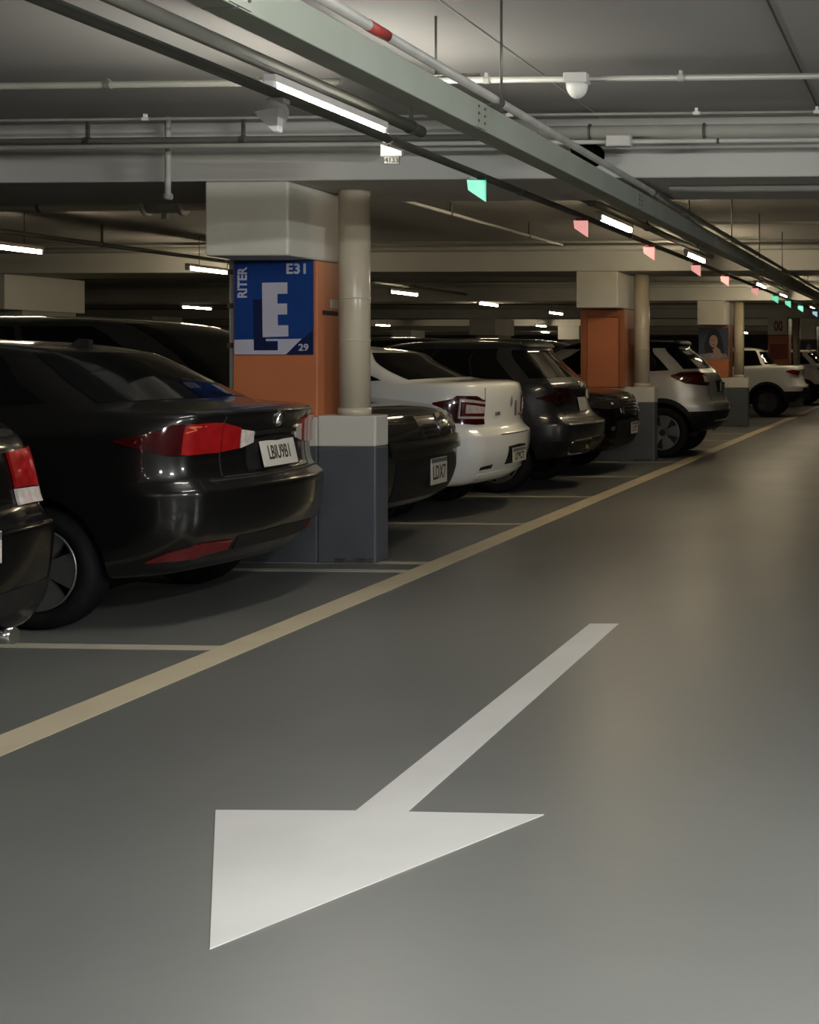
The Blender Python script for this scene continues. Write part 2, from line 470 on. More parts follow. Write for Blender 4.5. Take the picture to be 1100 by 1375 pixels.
# dark poster on the fourth bay's wall side
y5 = ROWY[4]
p = empty('dark_poster', (-4.44, y5, 1.30))
tag(p, 'small dark poster with a pale figure on the farthest orange column', 'poster')
box('sheet', -0.3, 0.3, -0.012, 0.003, 0, 0.7, M_NAVY, p)
prism('figure', [(-0.08, 0.1), (0.08, 0.1), (0.09, 0.42), (0.04, 0.58), (-0.04, 0.58), (-0.09, 0.42)], 'y', -0.015, -0.011, M_POSTCL, p)

# ------------------------------------------------------------------ columns of the row behind
R2 = ['pale concrete column at far left behind the black car roof', 'pale concrete column of the back row behind the blue sign', 'pale concrete column of the back row above the white sedan',
      'pale concrete column far back left of the orange panel', 'smallest pale concrete column of the back row']
for k in range(1, 6):
    y0 = ROWY[k]
    c = tag(empty('back_column', (-12.9, y0 + 0.6, 0)), R2[k - 1], 'column', 'columns of the row behind')
    box('shaft', -0.3, 0.36, -0.6, 0.6, 0, ZB, M_WALL, c, 0.01)
    box('corbel', -0.36, 0.40, -1.03, 0.75, 2.04, ZB - 0.001, M_BEAM, c, 0.01)
    for i, y in enumerate((-0.62, 0.6)):
        box('base_band', -0.32, 0.38, y, y + 0.02, 0, 0.785, M_GREYBAND, c)
for k, (x, y) in enumerate([(-21.5, 37), (-21.5, 46.4), (-21.5, 55.7)]):
    c = tag(empty('rear_column', (x, y, 0)), 'distant pale column of the farthest row', 'column', 'columns of the farthest row')
    box('shaft', -0.35, 0.35, 0, 1.0, 0, ZB, M_WALL, c, 0.01)
    box('corbel', -0.4, 0.4, -0.4, 1.1, 2.04, ZB - 0.001, M_BEAM, c, 0.01)


# ------------------------------------------------------------------ lamps
def tube_lamp(x, y, z, label, warm, L=1.2, group='fluorescent tubes', top=ZC, refl=0.032):
    t = tag(empty('tube_lamp', (x, y, z)), label, 'lamp', group)
    box('housing', -refl, refl, -0.03, L + 0.03, 0.022, 0.06, M_HOUSING, t, 0.006)
    rod('tube', (0, 0.0, 0.0), (0, L, 0.0), 0.019, [M_TUBE_C, M_TUBE_W, M_TUBE_D, M_TUBE_B][warm], t, 14)
    for ye in (-0.035, L):
        box('end_cap', -0.024, 0.024, ye, ye + 0.035, -0.024, 0.03, M_WPLASTIC, t, 0.004)
    for yy in (0.25, L - 0.25):
        rod('hanger', (0, yy, 0.06), (0, yy, top - z), 0.004, M_STEEL, t, 6)
    return t


MAIN = [(5.97, 2.562, 'big bright tube lamp nearest the camera above the blue-sign column', 0),
        (11.96, 2.594, 'second bright tube lamp beyond the first ceiling beam', 1),
        (16.2, 2.594, 'third tube lamp over the aisle, just before the second beam', 1),
        (22.5, 2.58, 'fourth tube lamp over the aisle, above the far columns', 1),
        (25.9, 2.56, 'fifth tube lamp over the aisle, near the green markers', 1),
        (32.2, 2.55, 'sixth tube lamp over the aisle, at the right edge', 1),
        (-2.0, 2.555, 'tube lamp over the aisle just behind the viewpoint', 0),
        (-6.5, 2.555, 'tube lamp over the aisle far behind the viewpoint', 0),
        (42.0, 2.57, 'very distant tube lamp over the aisle', 1), (51.5, 2.57, 'most distant tube lamp over the aisle', 1)]
for y, z, lb, wm in MAIN:
    tube_lamp(-2.9, y, z, lb, wm, group='tube lamps over the aisle', top=2.617 if y < 9 else 2.657, refl=0.032 if y > 5 else 0.09)
for y in (-3.6, 1.5):
    tube_lamp(0.9, y, 2.57, 'tube lamp on the right side of the aisle %s' % ('near the back wall' if y < 0 else 'beside the viewpoint'), 2, group='tube lamps right of the aisle')
tube_lamp(5.6, 3.6, 2.57, 'tube lamp far to the right of the aisle', 2, group='tube lamps right of the aisle')  # fill light added out of view to brighten beam, corbel and ceiling
BACK = [(-9.35, 12.9, 'tube lamp at far left edge behind the black car'), (-9.2, 16.75, 'tube lamp just left of the blue-sign column'),
        (-9.1, 22.9, 'tube lamp right of the drain pipe above the white sedan'), (-9.25, 27.9, 'tube lamp above the slate car, left of the orange panel column'),
        (-9.4, 33.6, 'small tube lamp close left of the orange panel column'), (-9.4, 44.0, 'distant tube lamp of the back aisle'),
        (-16.3, 29.4, 'tube lamp low left of the blue-sign column'), (-18.7, 45.8, 'distant small tube lamp right of the drain pipe'),
        (-17.2, 52.0, 'small distant tube lamp above the white sedan roof'), (-22.8, 59.0, 'tiny distant tube lamp left above the white sedan'),
        (-16.7, 58.5, 'tiny distant tube lamp above the slate car'), (-8.3, 60.4, 'tiny distant tube lamp between poster and far white pickup'), (-13.6, 47.0, 'tiny distant tube lamp beside the orange panel column')]
for x, y, lb in BACK:
    tube_lamp(x, y, 2.49, lb, 3, group='tube lamps of the back aisles')


# ------------------------------------------------------------------ conduits, tray, pipes
def pipe_run(name, label, cat, a, b, r, m, clips=(), clipm=None, cl=0.03, seg=12, group=None, clip_up=0.0):
    a = Vector(a)
    b = Vector(b)
    t = tag(empty(name, a), label, cat, group)
    rod('tube', (0, 0, 0), b - a, r, m, t, seg)
    d = (b - a).normalized()
    for c in clips:
        p0 = d * c
        bm = bmesh.new()
        add_rod(bm, p0, p0 + d * cl, r * 1.25, seg)
        if clip_up:
            mid = p0 + d * cl / 2
            add_box(bm, mid.x - 0.008, mid.x + 0.008, mid.y - 0.012, mid.y + 0.012, mid.z, mid.z + clip_up)
        bm_obj('clip', bm, clipm or m, t)
    return t


# cable tray (runs below the beams)
TX0, TX1, TZ0, TZ1 = -2.012, -1.900, 2.338, 2.456
t = tag(empty('cable_tray', (-1.956, 0, TZ0)), 'long grey-green cable trunking hung beneath the beams along the aisle', 'cable tray')
seg_ends = [0.5, 3.72, 5.75, 8.9, 12.1, 15.3, 18.5, 21.7, 24.9, 28.1, 31.3, 34.5, 37.7, 40.9]
for i in range(len(seg_ends) - 1):
    box('trunking_length', TX0 + 1.956, TX1 + 1.956, seg_ends[i] + 0.004, seg_ends[i + 1] - 0.004, 0, TZ1 - TZ0, M_TRAY, t, 0.004)
for y in seg_ends[1:-1]:
    pl = box('joint_plate', TX1 + 1.956, TX1 + 1.956 + 0.006, y - 0.06, y + 0.06, 0.004, TZ1 - TZ0 - 0.004, M_TRAY, t)
    bm = bmesh.new()
    for dy in (-0.04, 0.04):
        for dz in (0.03, 0.06, 0.09):
            add_rod(bm, (TX1 + 1.956 + 0.006, y + dy, dz), (TX1 + 1.956 + 0.012, y + dy, dz), 0.006, 6)
    bm_obj('bolts', bm, M_STEEL, pl)
ry = [5.85, 10.4, 12.6, 14.6, 16.8, 20.2, 22.4, 24.6, 26.8]
for y in ry:
    rod('hanger_rod', (0.115, y, 0.09), (0.115, y, ZC - TZ0), 0.006, M_STEEL, t, 8)
    box('bracket', -0.06, 0.125, y - 0.012, y + 0.012, TZ1 - TZ0, TZ1 - TZ0 + 0.005, M_STEEL, t)
rod('hanger_rod', (-0.26, 6.1, 0.3), (-0.26, 6.1, ZC - TZ0), 0.006, M_STEEL, t, 8)
rod('hanger_rod', (-0.06, 6.1, 0.30), (-0.27, 6.1, 0.30), 0.006, M_STEEL, t, 8)

pp = pipe_run('fire_pipe', 'thin grey pipe with red band above the cable trunking', 'pipe', (-1.872, 0.6, 2.482), (-1.872, 40, 2.482), 0.019, M_TRAYPIPE, clips=[2.9, 5.3, 8.6, 14.0, 18.2, 24.0], clipm=M_STEEL, seg=14)
rod('red_band', (0, 4.58 - 0.6 - 0.06, 0), (0, 4.58 - 0.6 + 0.10, 0), 0.0205, M_RED, pp, 14)

pipe_run('marker_conduit', 'dark conduit along the aisle carrying the coloured bay markers', 'conduit', (-2.6, 0.6, 2.425), (-2.6, 36, 2.425), 0.021, M_DARKCOND,
         clips=[3.2, 5.9, 8.0, 11.2, 14.0, 17.0, 20.0], clipm=M_STEEL)
TRK = [(-8.8, -0.65, 'dark trunking above the tube lamp behind the viewpoint'), (0.68, 7.75, 'dark trunking above the nearest tube lamp'),
       (10.05, 18.05, 'dark trunking above the second and third tube lamps'), (19.4, 27.4, 'dark trunking above the fourth tube lamp'),
       (28.8, 39.1, 'dark trunking above the sixth tube lamp'), (40.5, 48.5, 'dark trunking above the very distant tube lamp'), (49.9, 57.9, 'dark trunking above the most distant tube lamp')]
for i, (ya, yb, lb) in enumerate(TRK):
    pipe_run('lamp_trunking', lb, 'conduit', (-2.9, ya, 2.66 if i < 2 else 2.70), (-2.9, yb, 2.66 if i < 2 else 2.70), 0.033, M_TRUNK, clips=[1.6, 3.9, 6.9], clipm=M_STEEL, clip_up=0.19, group='lamp trunkings')

pipe_run('ceiling_conduit', 'slim grey conduit across the ceiling holding the dome lamp', 'conduit', (-2.55, 7.02, 2.80), (XR - 0.1, 7.02, 2.80), 0.016, M_CONDUIT,
         clips=[0.25, 1.25, 3.5], clipm=M_CONDUIT, clip_up=0.035, group='conduits across the ceiling')
pipe_run('ceiling_conduit', 'thin grey conduit with small boxes behind the dome lamp', 'conduit', (XL + 0.1, 8.04, 2.80), (XR - 0.1, 8.04, 2.80), 0.009, M_TRAYPIPE,
         clips=[25.5, 27.2, 29.4, 30.5, 31.2], clipm=M_WPLASTIC, cl=0.04, clip_up=0.03, group='conduits across the ceiling')
pipe_run('ceiling_conduit', 'dark conduit across the upper left ceiling ending at the nearest tube lamp', 'conduit', (XL + 0.1, 7.02, 2.80), (-3.05, 7.02, 2.80), 0.018, M_TRUNK,  # left part of the pale run; its shade is put into the colour
         clips=[26.3, 27.6, 28.4], clipm=M_TRUNK, clip_up=0.03, group='conduits across the ceiling')
pipe_run('sprinkler_branch', 'dark pipe across the upper left above the beam face', 'pipe', (XL + 0.1, 8.44, 2.735), (-2.4, 8.44, 2.735), 0.022, M_DARKCOND,
         clips=[24.0, 26.6, 27.6], clipm=M_STEEL, clip_up=0.14)
pipe_run('sprinkler_main', 'thick grey pipe running across in front of the first beam', 'pipe', (-2.4, 8.40, 2.752), (XR - 0.1, 8.40, 2.752), 0.042, M_CONDUIT,
         clips=[0.3, 1.0, 2.3], clipm=M_STEEL, cl=0.012, seg=18)
pipe_run('ceiling_conduit', 'slim conduit with grey junction box below the thick pipe', 'conduit', (XL + 0.1, 8.29, 2.677), (XR - 0.1, 8.29, 2.677), 0.014, M_CONDUIT,
         clips=[25.0, 30.6], clipm=M_STEEL, cl=0.015, group='conduits across the ceiling')
jb = tag(empty('junction_box', (-1.89, 8.29, 2.677)), 'grey junction box on the conduit below the thick ceiling pipe', 'junction box')
box('case', -0.075, 0.075, -0.035, 0.03, -0.03, 0.035, M_CONDUIT, jb, 0.005)
box('cover', -0.068, 0.068, -0.040, -0.035, -0.025, 0.03, M_HOUSING, jb)
pipe_run('ceiling_conduit', 'pale pipe tucked under the first beam at upper right', 'conduit', (-1.75, 9.15, 2.496), (XR - 0.1, 9.15, 2.496), 0.021, M_CONDUIT, group='conduits across the ceiling')
vp = pipe_run('valve_pipe', 'thick pipe with valve behind the first beam at left', 'pipe', (XL + 0.1, 10.40, 2.555), (-4.9, 10.40, 2.555), 0.045, M_WALL, clips=[22.5, 25.0], clipm=M_STEEL, cl=0.02, seg=18)
rod('valve_body', (25.85, 0, 0), (26.15, 0, 0), 0.065, M_CONDUIT, vp, 16)
rod('valve_stem', (26.0, 0, -0.11), (26.0, 0, 0.09), 0.025, M_CONDUIT, vp, 12)
rod('flange', (25.84, 0, 0), (25.87, 0, 0), 0.085, M_CONDUIT, vp, 16)
rod('flange', (26.13, 0, 0), (26.16, 0, 0), 0.085, M_CONDUIT, vp, 16)
dp = tag(empty('drop_pipe', (-4.83, 8.55, 2.40)), 'short white pipe dropping beside the corbel over the beam', 'pipe')
rod('tube', (0, 0, 0), (0, 0, 0.50), 0.018, M_CONDUIT, dp, 12)
rod('elbow', (-0.022, 0, 0.0), (0.022, 0, 0.0), 0.022, M_CONDUIT, dp, 12)
pipe_run('branch_pipe', 'thin pipe slanting along the ceiling behind the drain pipe', 'pipe', (-4.60, 10.1, 2.74), (-4.48, 16.6, 2.74), 0.016, M_CONDUIT, clips=[0.4, 2.8, 5.2], clipm=M_DARKCOND, clip_up=0.154)
for k in range(1, 5):
    for j, (dy, z, r, wd) in enumerate(((-1.7, 2.80, 0.016, 'slim'), (-0.75, 2.80, 0.038, 'thick'))):
        yy = ROWY[k] + dy
        pipe_run('cross_pipe', '%s pipe across the ceiling before the %s beam' % (wd, ['second', 'third', 'fourth', 'fifth'][k - 1]), 'pipe', (XL + 0.1, yy, z), (XR - 0.1, yy, z), r, M_CONDUIT, group='pipes before the farther beams')
pipe_run('aisle_conduit', 'dim conduit lengthwise above the back aisle lamps', 'conduit', (-9.3, 10.1, 2.56 + 0.09), (-9.3, 18.0, 2.65), 0.025, M_DARKCOND, clips=[2.0, 5.0], clip_up=0.22)
pipe_run('aisle_conduit', 'dim conduit lengthwise above the farther back aisle lamps', 'conduit', (-9.3, 19.5, 2.65), (-9.3, 27.3, 2.65), 0.025, M_DARKCOND, clips=[2.0, 5.0], clip_up=0.22)

# dome lamp on the conduit
dl = tag(empty('dome_lamp', (-1.813, 7.0, 2.80)), 'white half-dome lamp hanging from the ceiling conduit', 'dome lamp')
box('base', -0.06, 0.06, -0.05, 0.05, -0.03, 0.022, M_HOUSING, dl, 0.006)
bm = bmesh.new()
bmesh.ops.create_uvsphere(bm, u_segments=24, v_segments=12, radius=0.056)
bmesh.ops.bisect_plane(bm, geom=bm.verts[:] + bm.edges[:] + bm.faces[:], plane_co=(0, 0, 0), plane_no=(0, 0, 1), clear_outer=True)
bmesh.ops.contextual_create(bm, geom=[e for e in bm.edges if e.is_boundary])
bmesh.ops.transform(bm, matrix=Matrix.Translation((0, 0, -0.03)) @ Matrix.Diagonal((1, 1, 1.35, 1)), verts=bm.verts[:])
bm_obj('globe', bm, M_WPLASTIC, dl, True)
# far small dome
dl2 = copy_tree(dl)
dl2.location = (-1.15, 14.9, 2.80)
dl2['label'] = 'small distant dome lamp under the ceiling at right'
pipe_run('ceiling_conduit', 'thin conduit holding the small distant dome lamp', 'conduit', (-2.5, 14.92, 2.83), (XR - 0.1, 14.92, 2.83), 0.014, M_CONDUIT)

# bay markers
MARK = [(7.806, 'g', 'bright green bay marker, nearest of the coloured markers'), (10.15, 'r', 'pink-red bay marker next after the nearest green one'),
        (12.6, 'r', 'second pink-red bay marker from the near green one'), (15.1, 'r', 'third pink-red bay marker from the near green one'),
        (17.2, 'r', 'fourth pink-red bay marker from the near green one'), (20.1, 'r', 'fifth and farthest pink-red bay marker'),
        (22.65, 'g', 'first green bay marker after the red ones'), (24.65, 'g', 'second green bay marker after the red ones'),
        (26.95, 'g', 'third green bay marker after the red ones'), (30.2, 'b', 'pale blue bay marker at the right edge')]
for y, cc, lb in MARK:
    t = tag(empty('bay_marker', (-2.6, y, 2.404)), lb, 'indicator lamp', 'coloured bay markers')
    pts = [(-0.052, -0.012), (0.052, -0.012), (0.052, -0.135), (-0.045, -0.07)]
    prism('lens', pts, 'y', -0.012, 0.012, {'g': M_LEDG, 'r': M_LEDR, 'b': M_LEDB}[cc], t)
    box('mount', -0.035, 0.055, -0.016, 0.016, -0.014, 0.004, M_LEDRF if cc == 'r' else M_LEDGF, t, 0.003)
    rod('stem', (0, 0, 0), (0, 0, 0.022), 0.008, M_STEEL, t, 8)
# unlit sensor nearest the camera
t = tag(empty('bay_sensor', (-2.6, 5.37, 2.404)), 'white rounded sensor with wedge lens beside the nearest tube lamp', 'sensor')
bm = bmesh.new()
bmesh.ops.create_uvsphere(bm, u_segments=20, v_segments=12, radius=0.054, matrix=Matrix.Translation((0, 0, -0.055)))
bm_obj('dome', bm, M_WPLASTIC, t, True)
prism('wedge', [(-0.050, -0.065), (0.050, -0.05), (0.046, -0.140), (0.034, -0.144)], 'y', -0.075, -0.03, M_WPLASTIC, t)
rod('stem', (0, 0, -0.02), (0, 0, 0.0), 0.012, M_WPLASTIC, t, 10)
box('socket', -0.02, 0.05, -0.03, 0.03, -0.02, -0.002, M_HOUSING, t, 0.004)
# white counter sign
t = tag(empty('counter_sign', (-2.6, 6.571, 2.404)), 'small white wedge sign with digits below the nearest tube lamp', 'sign')
prism('wedge', [(-0.052, 0.0), (0.05, -0.03), (0.05, -0.055), (-0.052, -0.055)], 'y', -0.012, 0.012, M_WPLASTIC, t)
box('plate', -0.036, 0.036, -0.010, 0.006, -0.092, -0.058, M_CONDUIT, t, 0.002)
text('digits', '4133', 0.034, M_INK, t, (0, -0.0105, -0.075), (1, 0, 0), (0, 0, 1), bold=0.001)
rod('stem', (-0.02, 0, -0.006), (-0.02, 0, 0.022), 0.008, M_STEEL, t, 8)
t = tag(empty('duct_stub', (-2.158, 8.75, 2.662)), 'round black duct end on the beam face beside the cable trunking', 'duct')
rod('duct', (0, 0, 0), (0, -0.27, 0), 0.070, M_LINER, t, 28)
rod('rim', (0, -0.27, 0), (0, -0.285, 0), 0.076, M_LINER, t, 28)


# ------------------------------------------------------------------ cars
def pchip(xs, ys, q):
    xs = np.asarray(xs, float); ys = np.asarray(ys, float)
    h = np.diff(xs); d = np.diff(ys) / h
    m = np.zeros(len(xs))
    m[0], m[-1] = d[0], d[-1]
    for i in range(1, len(xs) - 1):
        if d[i - 1] * d[i] > 0:
            w1, w2 = 2 * h[i] + h[i - 1], h[i] + 2 * h[i - 1]
            m[i] = (w1 + w2) / (w1 / d[i - 1] + w2 / d[i])
    k = np.clip(np.searchsorted(xs, q) - 1, 0, len(xs) - 2)
    t = (q - xs[k]) / h[k]
    return ((1 + 2 * t) * (1 - t) ** 2 * ys[k] + t * (1 - t) ** 2 * h[k] * m[k] + t * t * (3 - 2 * t) * ys[k + 1] + t * t * (t - 1) * h[k] * m[k + 1])


class Body:
    """stack of plan outlines; local +x is the end that faces the aisle"""
    SUB = 40

    def __init__(self, rings, zs=1.0, ws=1.0, xs=1.0):
        R = np.array(rings, float)
        R[:, 0:2] *= zs
        R[:, 2:4] *= xs
        R[:, 4] *= ws
        n = len(R)
        self.n = n
        q = np.linspace(0, n - 1, (n - 1) * self.SUB + 1)
        self.T = np.stack([pchip(np.arange(n), R[:, i], q) for i in range(R.shape[1])], 1)

    def ring(self, s):
        f = min(max(s, 0), self.n - 1) * self.SUB
        i = min(int(f), len(self.T) - 2)
        a = f - i
        return self.T[i] * (1 - a) + self.T[i + 1] * a

    def S(self, t, s):
        t = t % 10.0
        sg = 1.0
        if t > 5:
            t, sg = 10 - t, -1.0
        zf, zr, xf, xr, w, rxf, ryf, rxr, ryr, bf, br = self.ring(s)
        L = max(xr - xf, 0.02)
        ryf, ryr = min(ryf, w * .6), min(ryr, w * .6)
        k = min(1.0, L / 2.2)
        rxf, rxr, bf, br = rxf * k, rxr * k, bf * k, br * k
        if t <= 1:
            y = t * (w - ryf)
            x = xf + bf * (y / w) ** 2
        elif t <= 2:
            a = (t - 1) * PI / 2
            y = w - ryf + ryf * math.sin(a)
            x = xf + bf * ((w - ryf) / w) ** 2 + rxf * (1 - math.cos(a))
        elif t <= 3:
            xa = xf + bf * ((w - ryf) / w) ** 2 + rxf
            xb = xr - br * ((w - ryr) / w) ** 2 - rxr
            x = xa + (t - 2) * (xb - xa)
            y = w
        elif t <= 4:
            a = (4 - t) * PI / 2
            y = w - ryr + ryr * math.sin(a)
            x = xr - br * ((w - ryr) / w) ** 2 - rxr * (1 - math.cos(a))
        else:
            y = (5 - t) * (w - ryr)
            x = xr - br * (y / w) ** 2
        z = zf + (zr - zf) * min(max((x - xf) / L, 0), 1)
        return Vector((x, sg * y, z))

    def N(self, t, s):
        e = 0.01
        a = self.S(t + e, s) - self.S(t - e, s)
        b = self.S(t, min(s + .05, self.n - 1)) - self.S(t, max(s - .05, 0))
        n = a.cross(b)
        if n.length < 1e-9:
            return Vector((0, 0, 1))
        n.normalize()
        p = self.S(t, s)
        if n.dot(p - Vector((p.x * .6, 0, .6))) < 0:
            n = -n
        return n

    def s_of(self, t, z):
        a, b = 0.0, self.n - 1.0
        for _ in range(18):
            m = (a + b) / 2
            if self.S(t, m).z < z:
                a = m
            else:
                b = m
        return (a + b) / 2

    def t_of(self, anc, v, z):
        """anc 'y': on the aisle end, 'x': along the side / aisle corner"""
        a, b = (3.0, 5.0) if anc == 'y' else (2.0, 4.2)
        for _ in range(16):
            m = (a + b) / 2
            p = self.S(m, self.s_of(m, z))
            if (p.y > v) if anc == 'y' else (p.x < v):
                a = m
            else:
                b = m
        return (a + b) / 2

    def mesh(self, step=4):
        ts = list(np.linspace(0, 1, 6)[:-1]) + list(np.linspace(1, 2, 8)[:-1]) + list(np.linspace(2, 3, 26)[:-1]) + list(np.linspace(3, 4, 10)[:-1]) + list(np.linspace(4, 5, 9)[:-1])
        full = ts + [5.0] + [10 - t for t in reversed(ts[1:])]
        ss = np.arange(0, self.n - 1 + 1e-6, 1.0 / step)
        V = [self.S(t, s) for s in ss for t in full]
        n = len(full)
        Fc, ring = [], []
        for i in range(len(ss) - 1):
            for j in range(n):
                Fc.append((i * n + j, i * n + (j + 1) % n, (i + 1) * n + (j + 1) % n, (i + 1) * n + j))
                ring.append((ss[i] + ss[i + 1]) / 2)
        Fc.append(tuple(range(n - 1, -1, -1)))
        ring.append(0)
        b0 = (len(ss) - 1) * n
        Fc.append(tuple(b0 + j for j in range(n)))
        ring.append(self.n - 1)
        return V, Fc, ring


def grid_part(name, P, m, parent, off=0.006, depth=0.012, smooth=True):
    """P[i][j] = (point, normal): a solid skin lying on the body"""
    nu, nv = len(P), len(P[0])
    V = [p + n * off for r in P for p, n in r]
    Fc = [(i * nv + j, i * nv + j + 1, (i + 1) * nv + j + 1, (i + 1) * nv + j) for i in range(nu - 1) for j in range(nv - 1)]
    border = [(i, 0) for i in range(nu)] + [(nu - 1, j) for j in range(1, nv)] + [(i, nv - 1) for i in range(nu - 2, -1, -1)] + [(0, j) for j in range(nv - 2, 0, -1)]
    base = len(V)
    top2 = []
    for i, j in border:
        V.append(P[i][j][0] + P[i][j][1] * off)      # doubled edge keeps the rim crisp
    low = len(V)
    for i, j in border:
        V.append(P[i][j][0] - P[i][j][1] * (depth - off))
    k = len(border)
    for q in range(k):
        r = (q + 1) % k
        Fc.append((base + q, base + r, low + r, low + q))
    o = mk(name, V, Fc, m, parent, smooth)
    bm = bmesh.new()
    bm.from_mesh(o.data)
    # orient by the first normal
    bm.faces.ensure_lookup_table()
    bm.normal_update()
    if bm.faces[0].normal.dot(P[0][0][1]) < 0:
        bmesh.ops.reverse_faces(bm, faces=bm.faces[:])
    bm.to_mesh(o.data)
    bm.free()
    return o


class Car:
    def __init__(self, body, label, paint, wheels, wr=0.31, group='cars parked in the row', clad_s=None, clad=None, roof_s=None, roofm=None):
        self.b = body
        self.root = tag(empty('car'), label, 'car', group)
        V, Fc, ring = body.mesh()
        fm = []
        for f_, s_ in zip(Fc, ring):
            if clad_s and s_ < clad_s:
                fm.append(1)
            elif roof_s and s_ > roof_s:
                fm.append(3)
            else:
                fm.append(0)
        o = mk('body', V, Fc, [paint, clad or M_BLACKP, M_LINER, roofm or paint], None, True, fm)
        bmx = bmesh.new()
        bmx.from_mesh(o.data)
        bmesh.ops.recalc_face_normals(bmx, faces=bmx.faces[:])
        bmx.to_mesh(o.data)
        bmx.free()
        self.bvh = BVHTree.FromPolygons([tuple(v) for v in V], Fc)
        # wheel wells
        W = max(abs(v.y) for v in V)
        bm = bmesh.new()
        for x in wheels:
            for sg in (-1, 1):
                add_rod(bm, (x, sg * (W - 0.30), wr + .01), (x, sg * (W + 0.15), wr + .01), wr + 0.055, 32)
        cme = bpy.data.meshes.new('cut')
        bmesh.ops.recalc_face_normals(bm, faces=bm.faces[:])
        bm.to_mesh(cme)
        bm.free()
        for m in (paint, M_BLACKP, M_LINER):
            cme.materials.append(m)
        cme.polygons.foreach_set('material_index', [2] * len(cme.polygons))
        cut = bpy.data.objects.new('cut', cme)
        COL.objects.link(cut)
        md = o.modifiers.new('b', 'BOOLEAN')
        md.operation = 'DIFFERENCE'
        md.solver = 'EXACT'
        md.object = cut
        bpy.context.view_layer.update()
        me = bpy.data.meshes.new_from_object(o.evaluated_get(bpy.context.evaluated_depsgraph_get()))
        o.modifiers.clear()
        o.data = me
        # keep well edges crisp
        e_s = [False] * len(me.edges)
        bm = bmesh.new()
        bm.from_mesh(me)
        for e in bm.edges:
            if len(e.link_faces) == 2 and (e.calc_face_angle(0) > 0.9 or e.link_faces[0].material_index != e.link_faces[1].material_index):
                e.smooth = False
        bm.to_mesh(me)
        bm.free()
        bpy.data.objects.remove(cut, do_unlink=True)
        o.parent = self.root
        self.body = o
        self.W, self.wr, self.wheels = W, wr, wheels

    # ---- parts on the surface
    def by_s(self, name, t0, t1, s0, s1, m, parent=None, nt=14, ns=8, off=0.004, round_=0.0):
        P = []
        for i in range(nt + 1):
            a = i / nt
            r = []
            for j in range(ns + 1):
                c = j / ns
                aa = a
                if round_:
                    e = round_ * (2 * c - 1) ** 4
                    aa = 0.5 + (a - 0.5) * (1 - e)
                t = t0 + (t1 - t0) * aa
                s_ = s0 + (s1 - s0) * c
                r.append((self.b.S(t, s_), self.b.N(t, s_)))
            P.append(r)
        return grid_part(name, P, m, parent or self.root, off)

    def by_z(self, name, keys, m, parent=None, nt=5, ns=6, off=0.006, mirror=False):
        """keys: (anchor, value, zlo, zhi) from the side round the corner to the middle"""
        b = self.b
        K = []
        for anc, v, lo, hi in keys:
            if anc == 't':
                K.append((v, lo, hi))
            else:
                t = b.t_of(anc, abs(v), (lo + hi) / 2)
                K.append((10 - t if v < 0 else t, lo, hi))
        P = []
        for q in range(len(K) - 1):
            for i in range(nt + (1 if q == len(K) - 2 else 0)):
                a = i / nt
                t = K[q][0] + (K[q + 1][0] - K[q][0]) * a
                lo = K[q][1] + (K[q + 1][1] - K[q][1]) * a
                hi = K[q][2] + (K[q + 1][2] - K[q][2]) * a
                r = []
                for j in range(ns + 1):
                    s_ = b.s_of(t, lo + (hi - lo) * j / ns)
                    r.append((b.S(t, s_), b.N(t, s_)))
                P.append(r)
        if mirror:
            P = [[(Vector((p.x, -p.y, p.z)), Vector((n.x, -n.y, n.z))) for p, n in r] for r in P]
        return grid_part(name, P, m, parent or self.root, off)

    def both(self, name, keys, m, **k):
        a = self.by_z(name, keys, m, **k)
        b = self.by_z(name, keys, m, mirror=True, **k)
        return a, b

    def end_x(self, y, z):
        h = self.bvh.ray_cast(Vector((5, y, z)), Vector((-1, 0, 0)))
        return h[0].x if h[0] else 2.0

    def side_y(self, x, z):
        h = self.bvh.ray_cast(Vector((x, 3, z)), Vector((0, -1, 0)))
        return h[0].y if h[0] else self.W

    def arch_trim(self, x, m, r0, r1):
        for sg in (1, -1):
            P = []
            for i in range(25):
                a = math.radians(-8 + 196 * i / 24)
                r = []
                for rr in (r0, (r0 + r1) / 2, r1):
                    px, pz = x + rr * math.cos(a), self.wr + .01 + rr * math.sin(a)
                    y = self.side_y(px, pz)
                    r.append((Vector((px, sg * y, pz)), Vector((0, sg, 0))))
                P.append(r)
            grid_part('arch_trim', P, m, self.root, 0.012, 0.03)

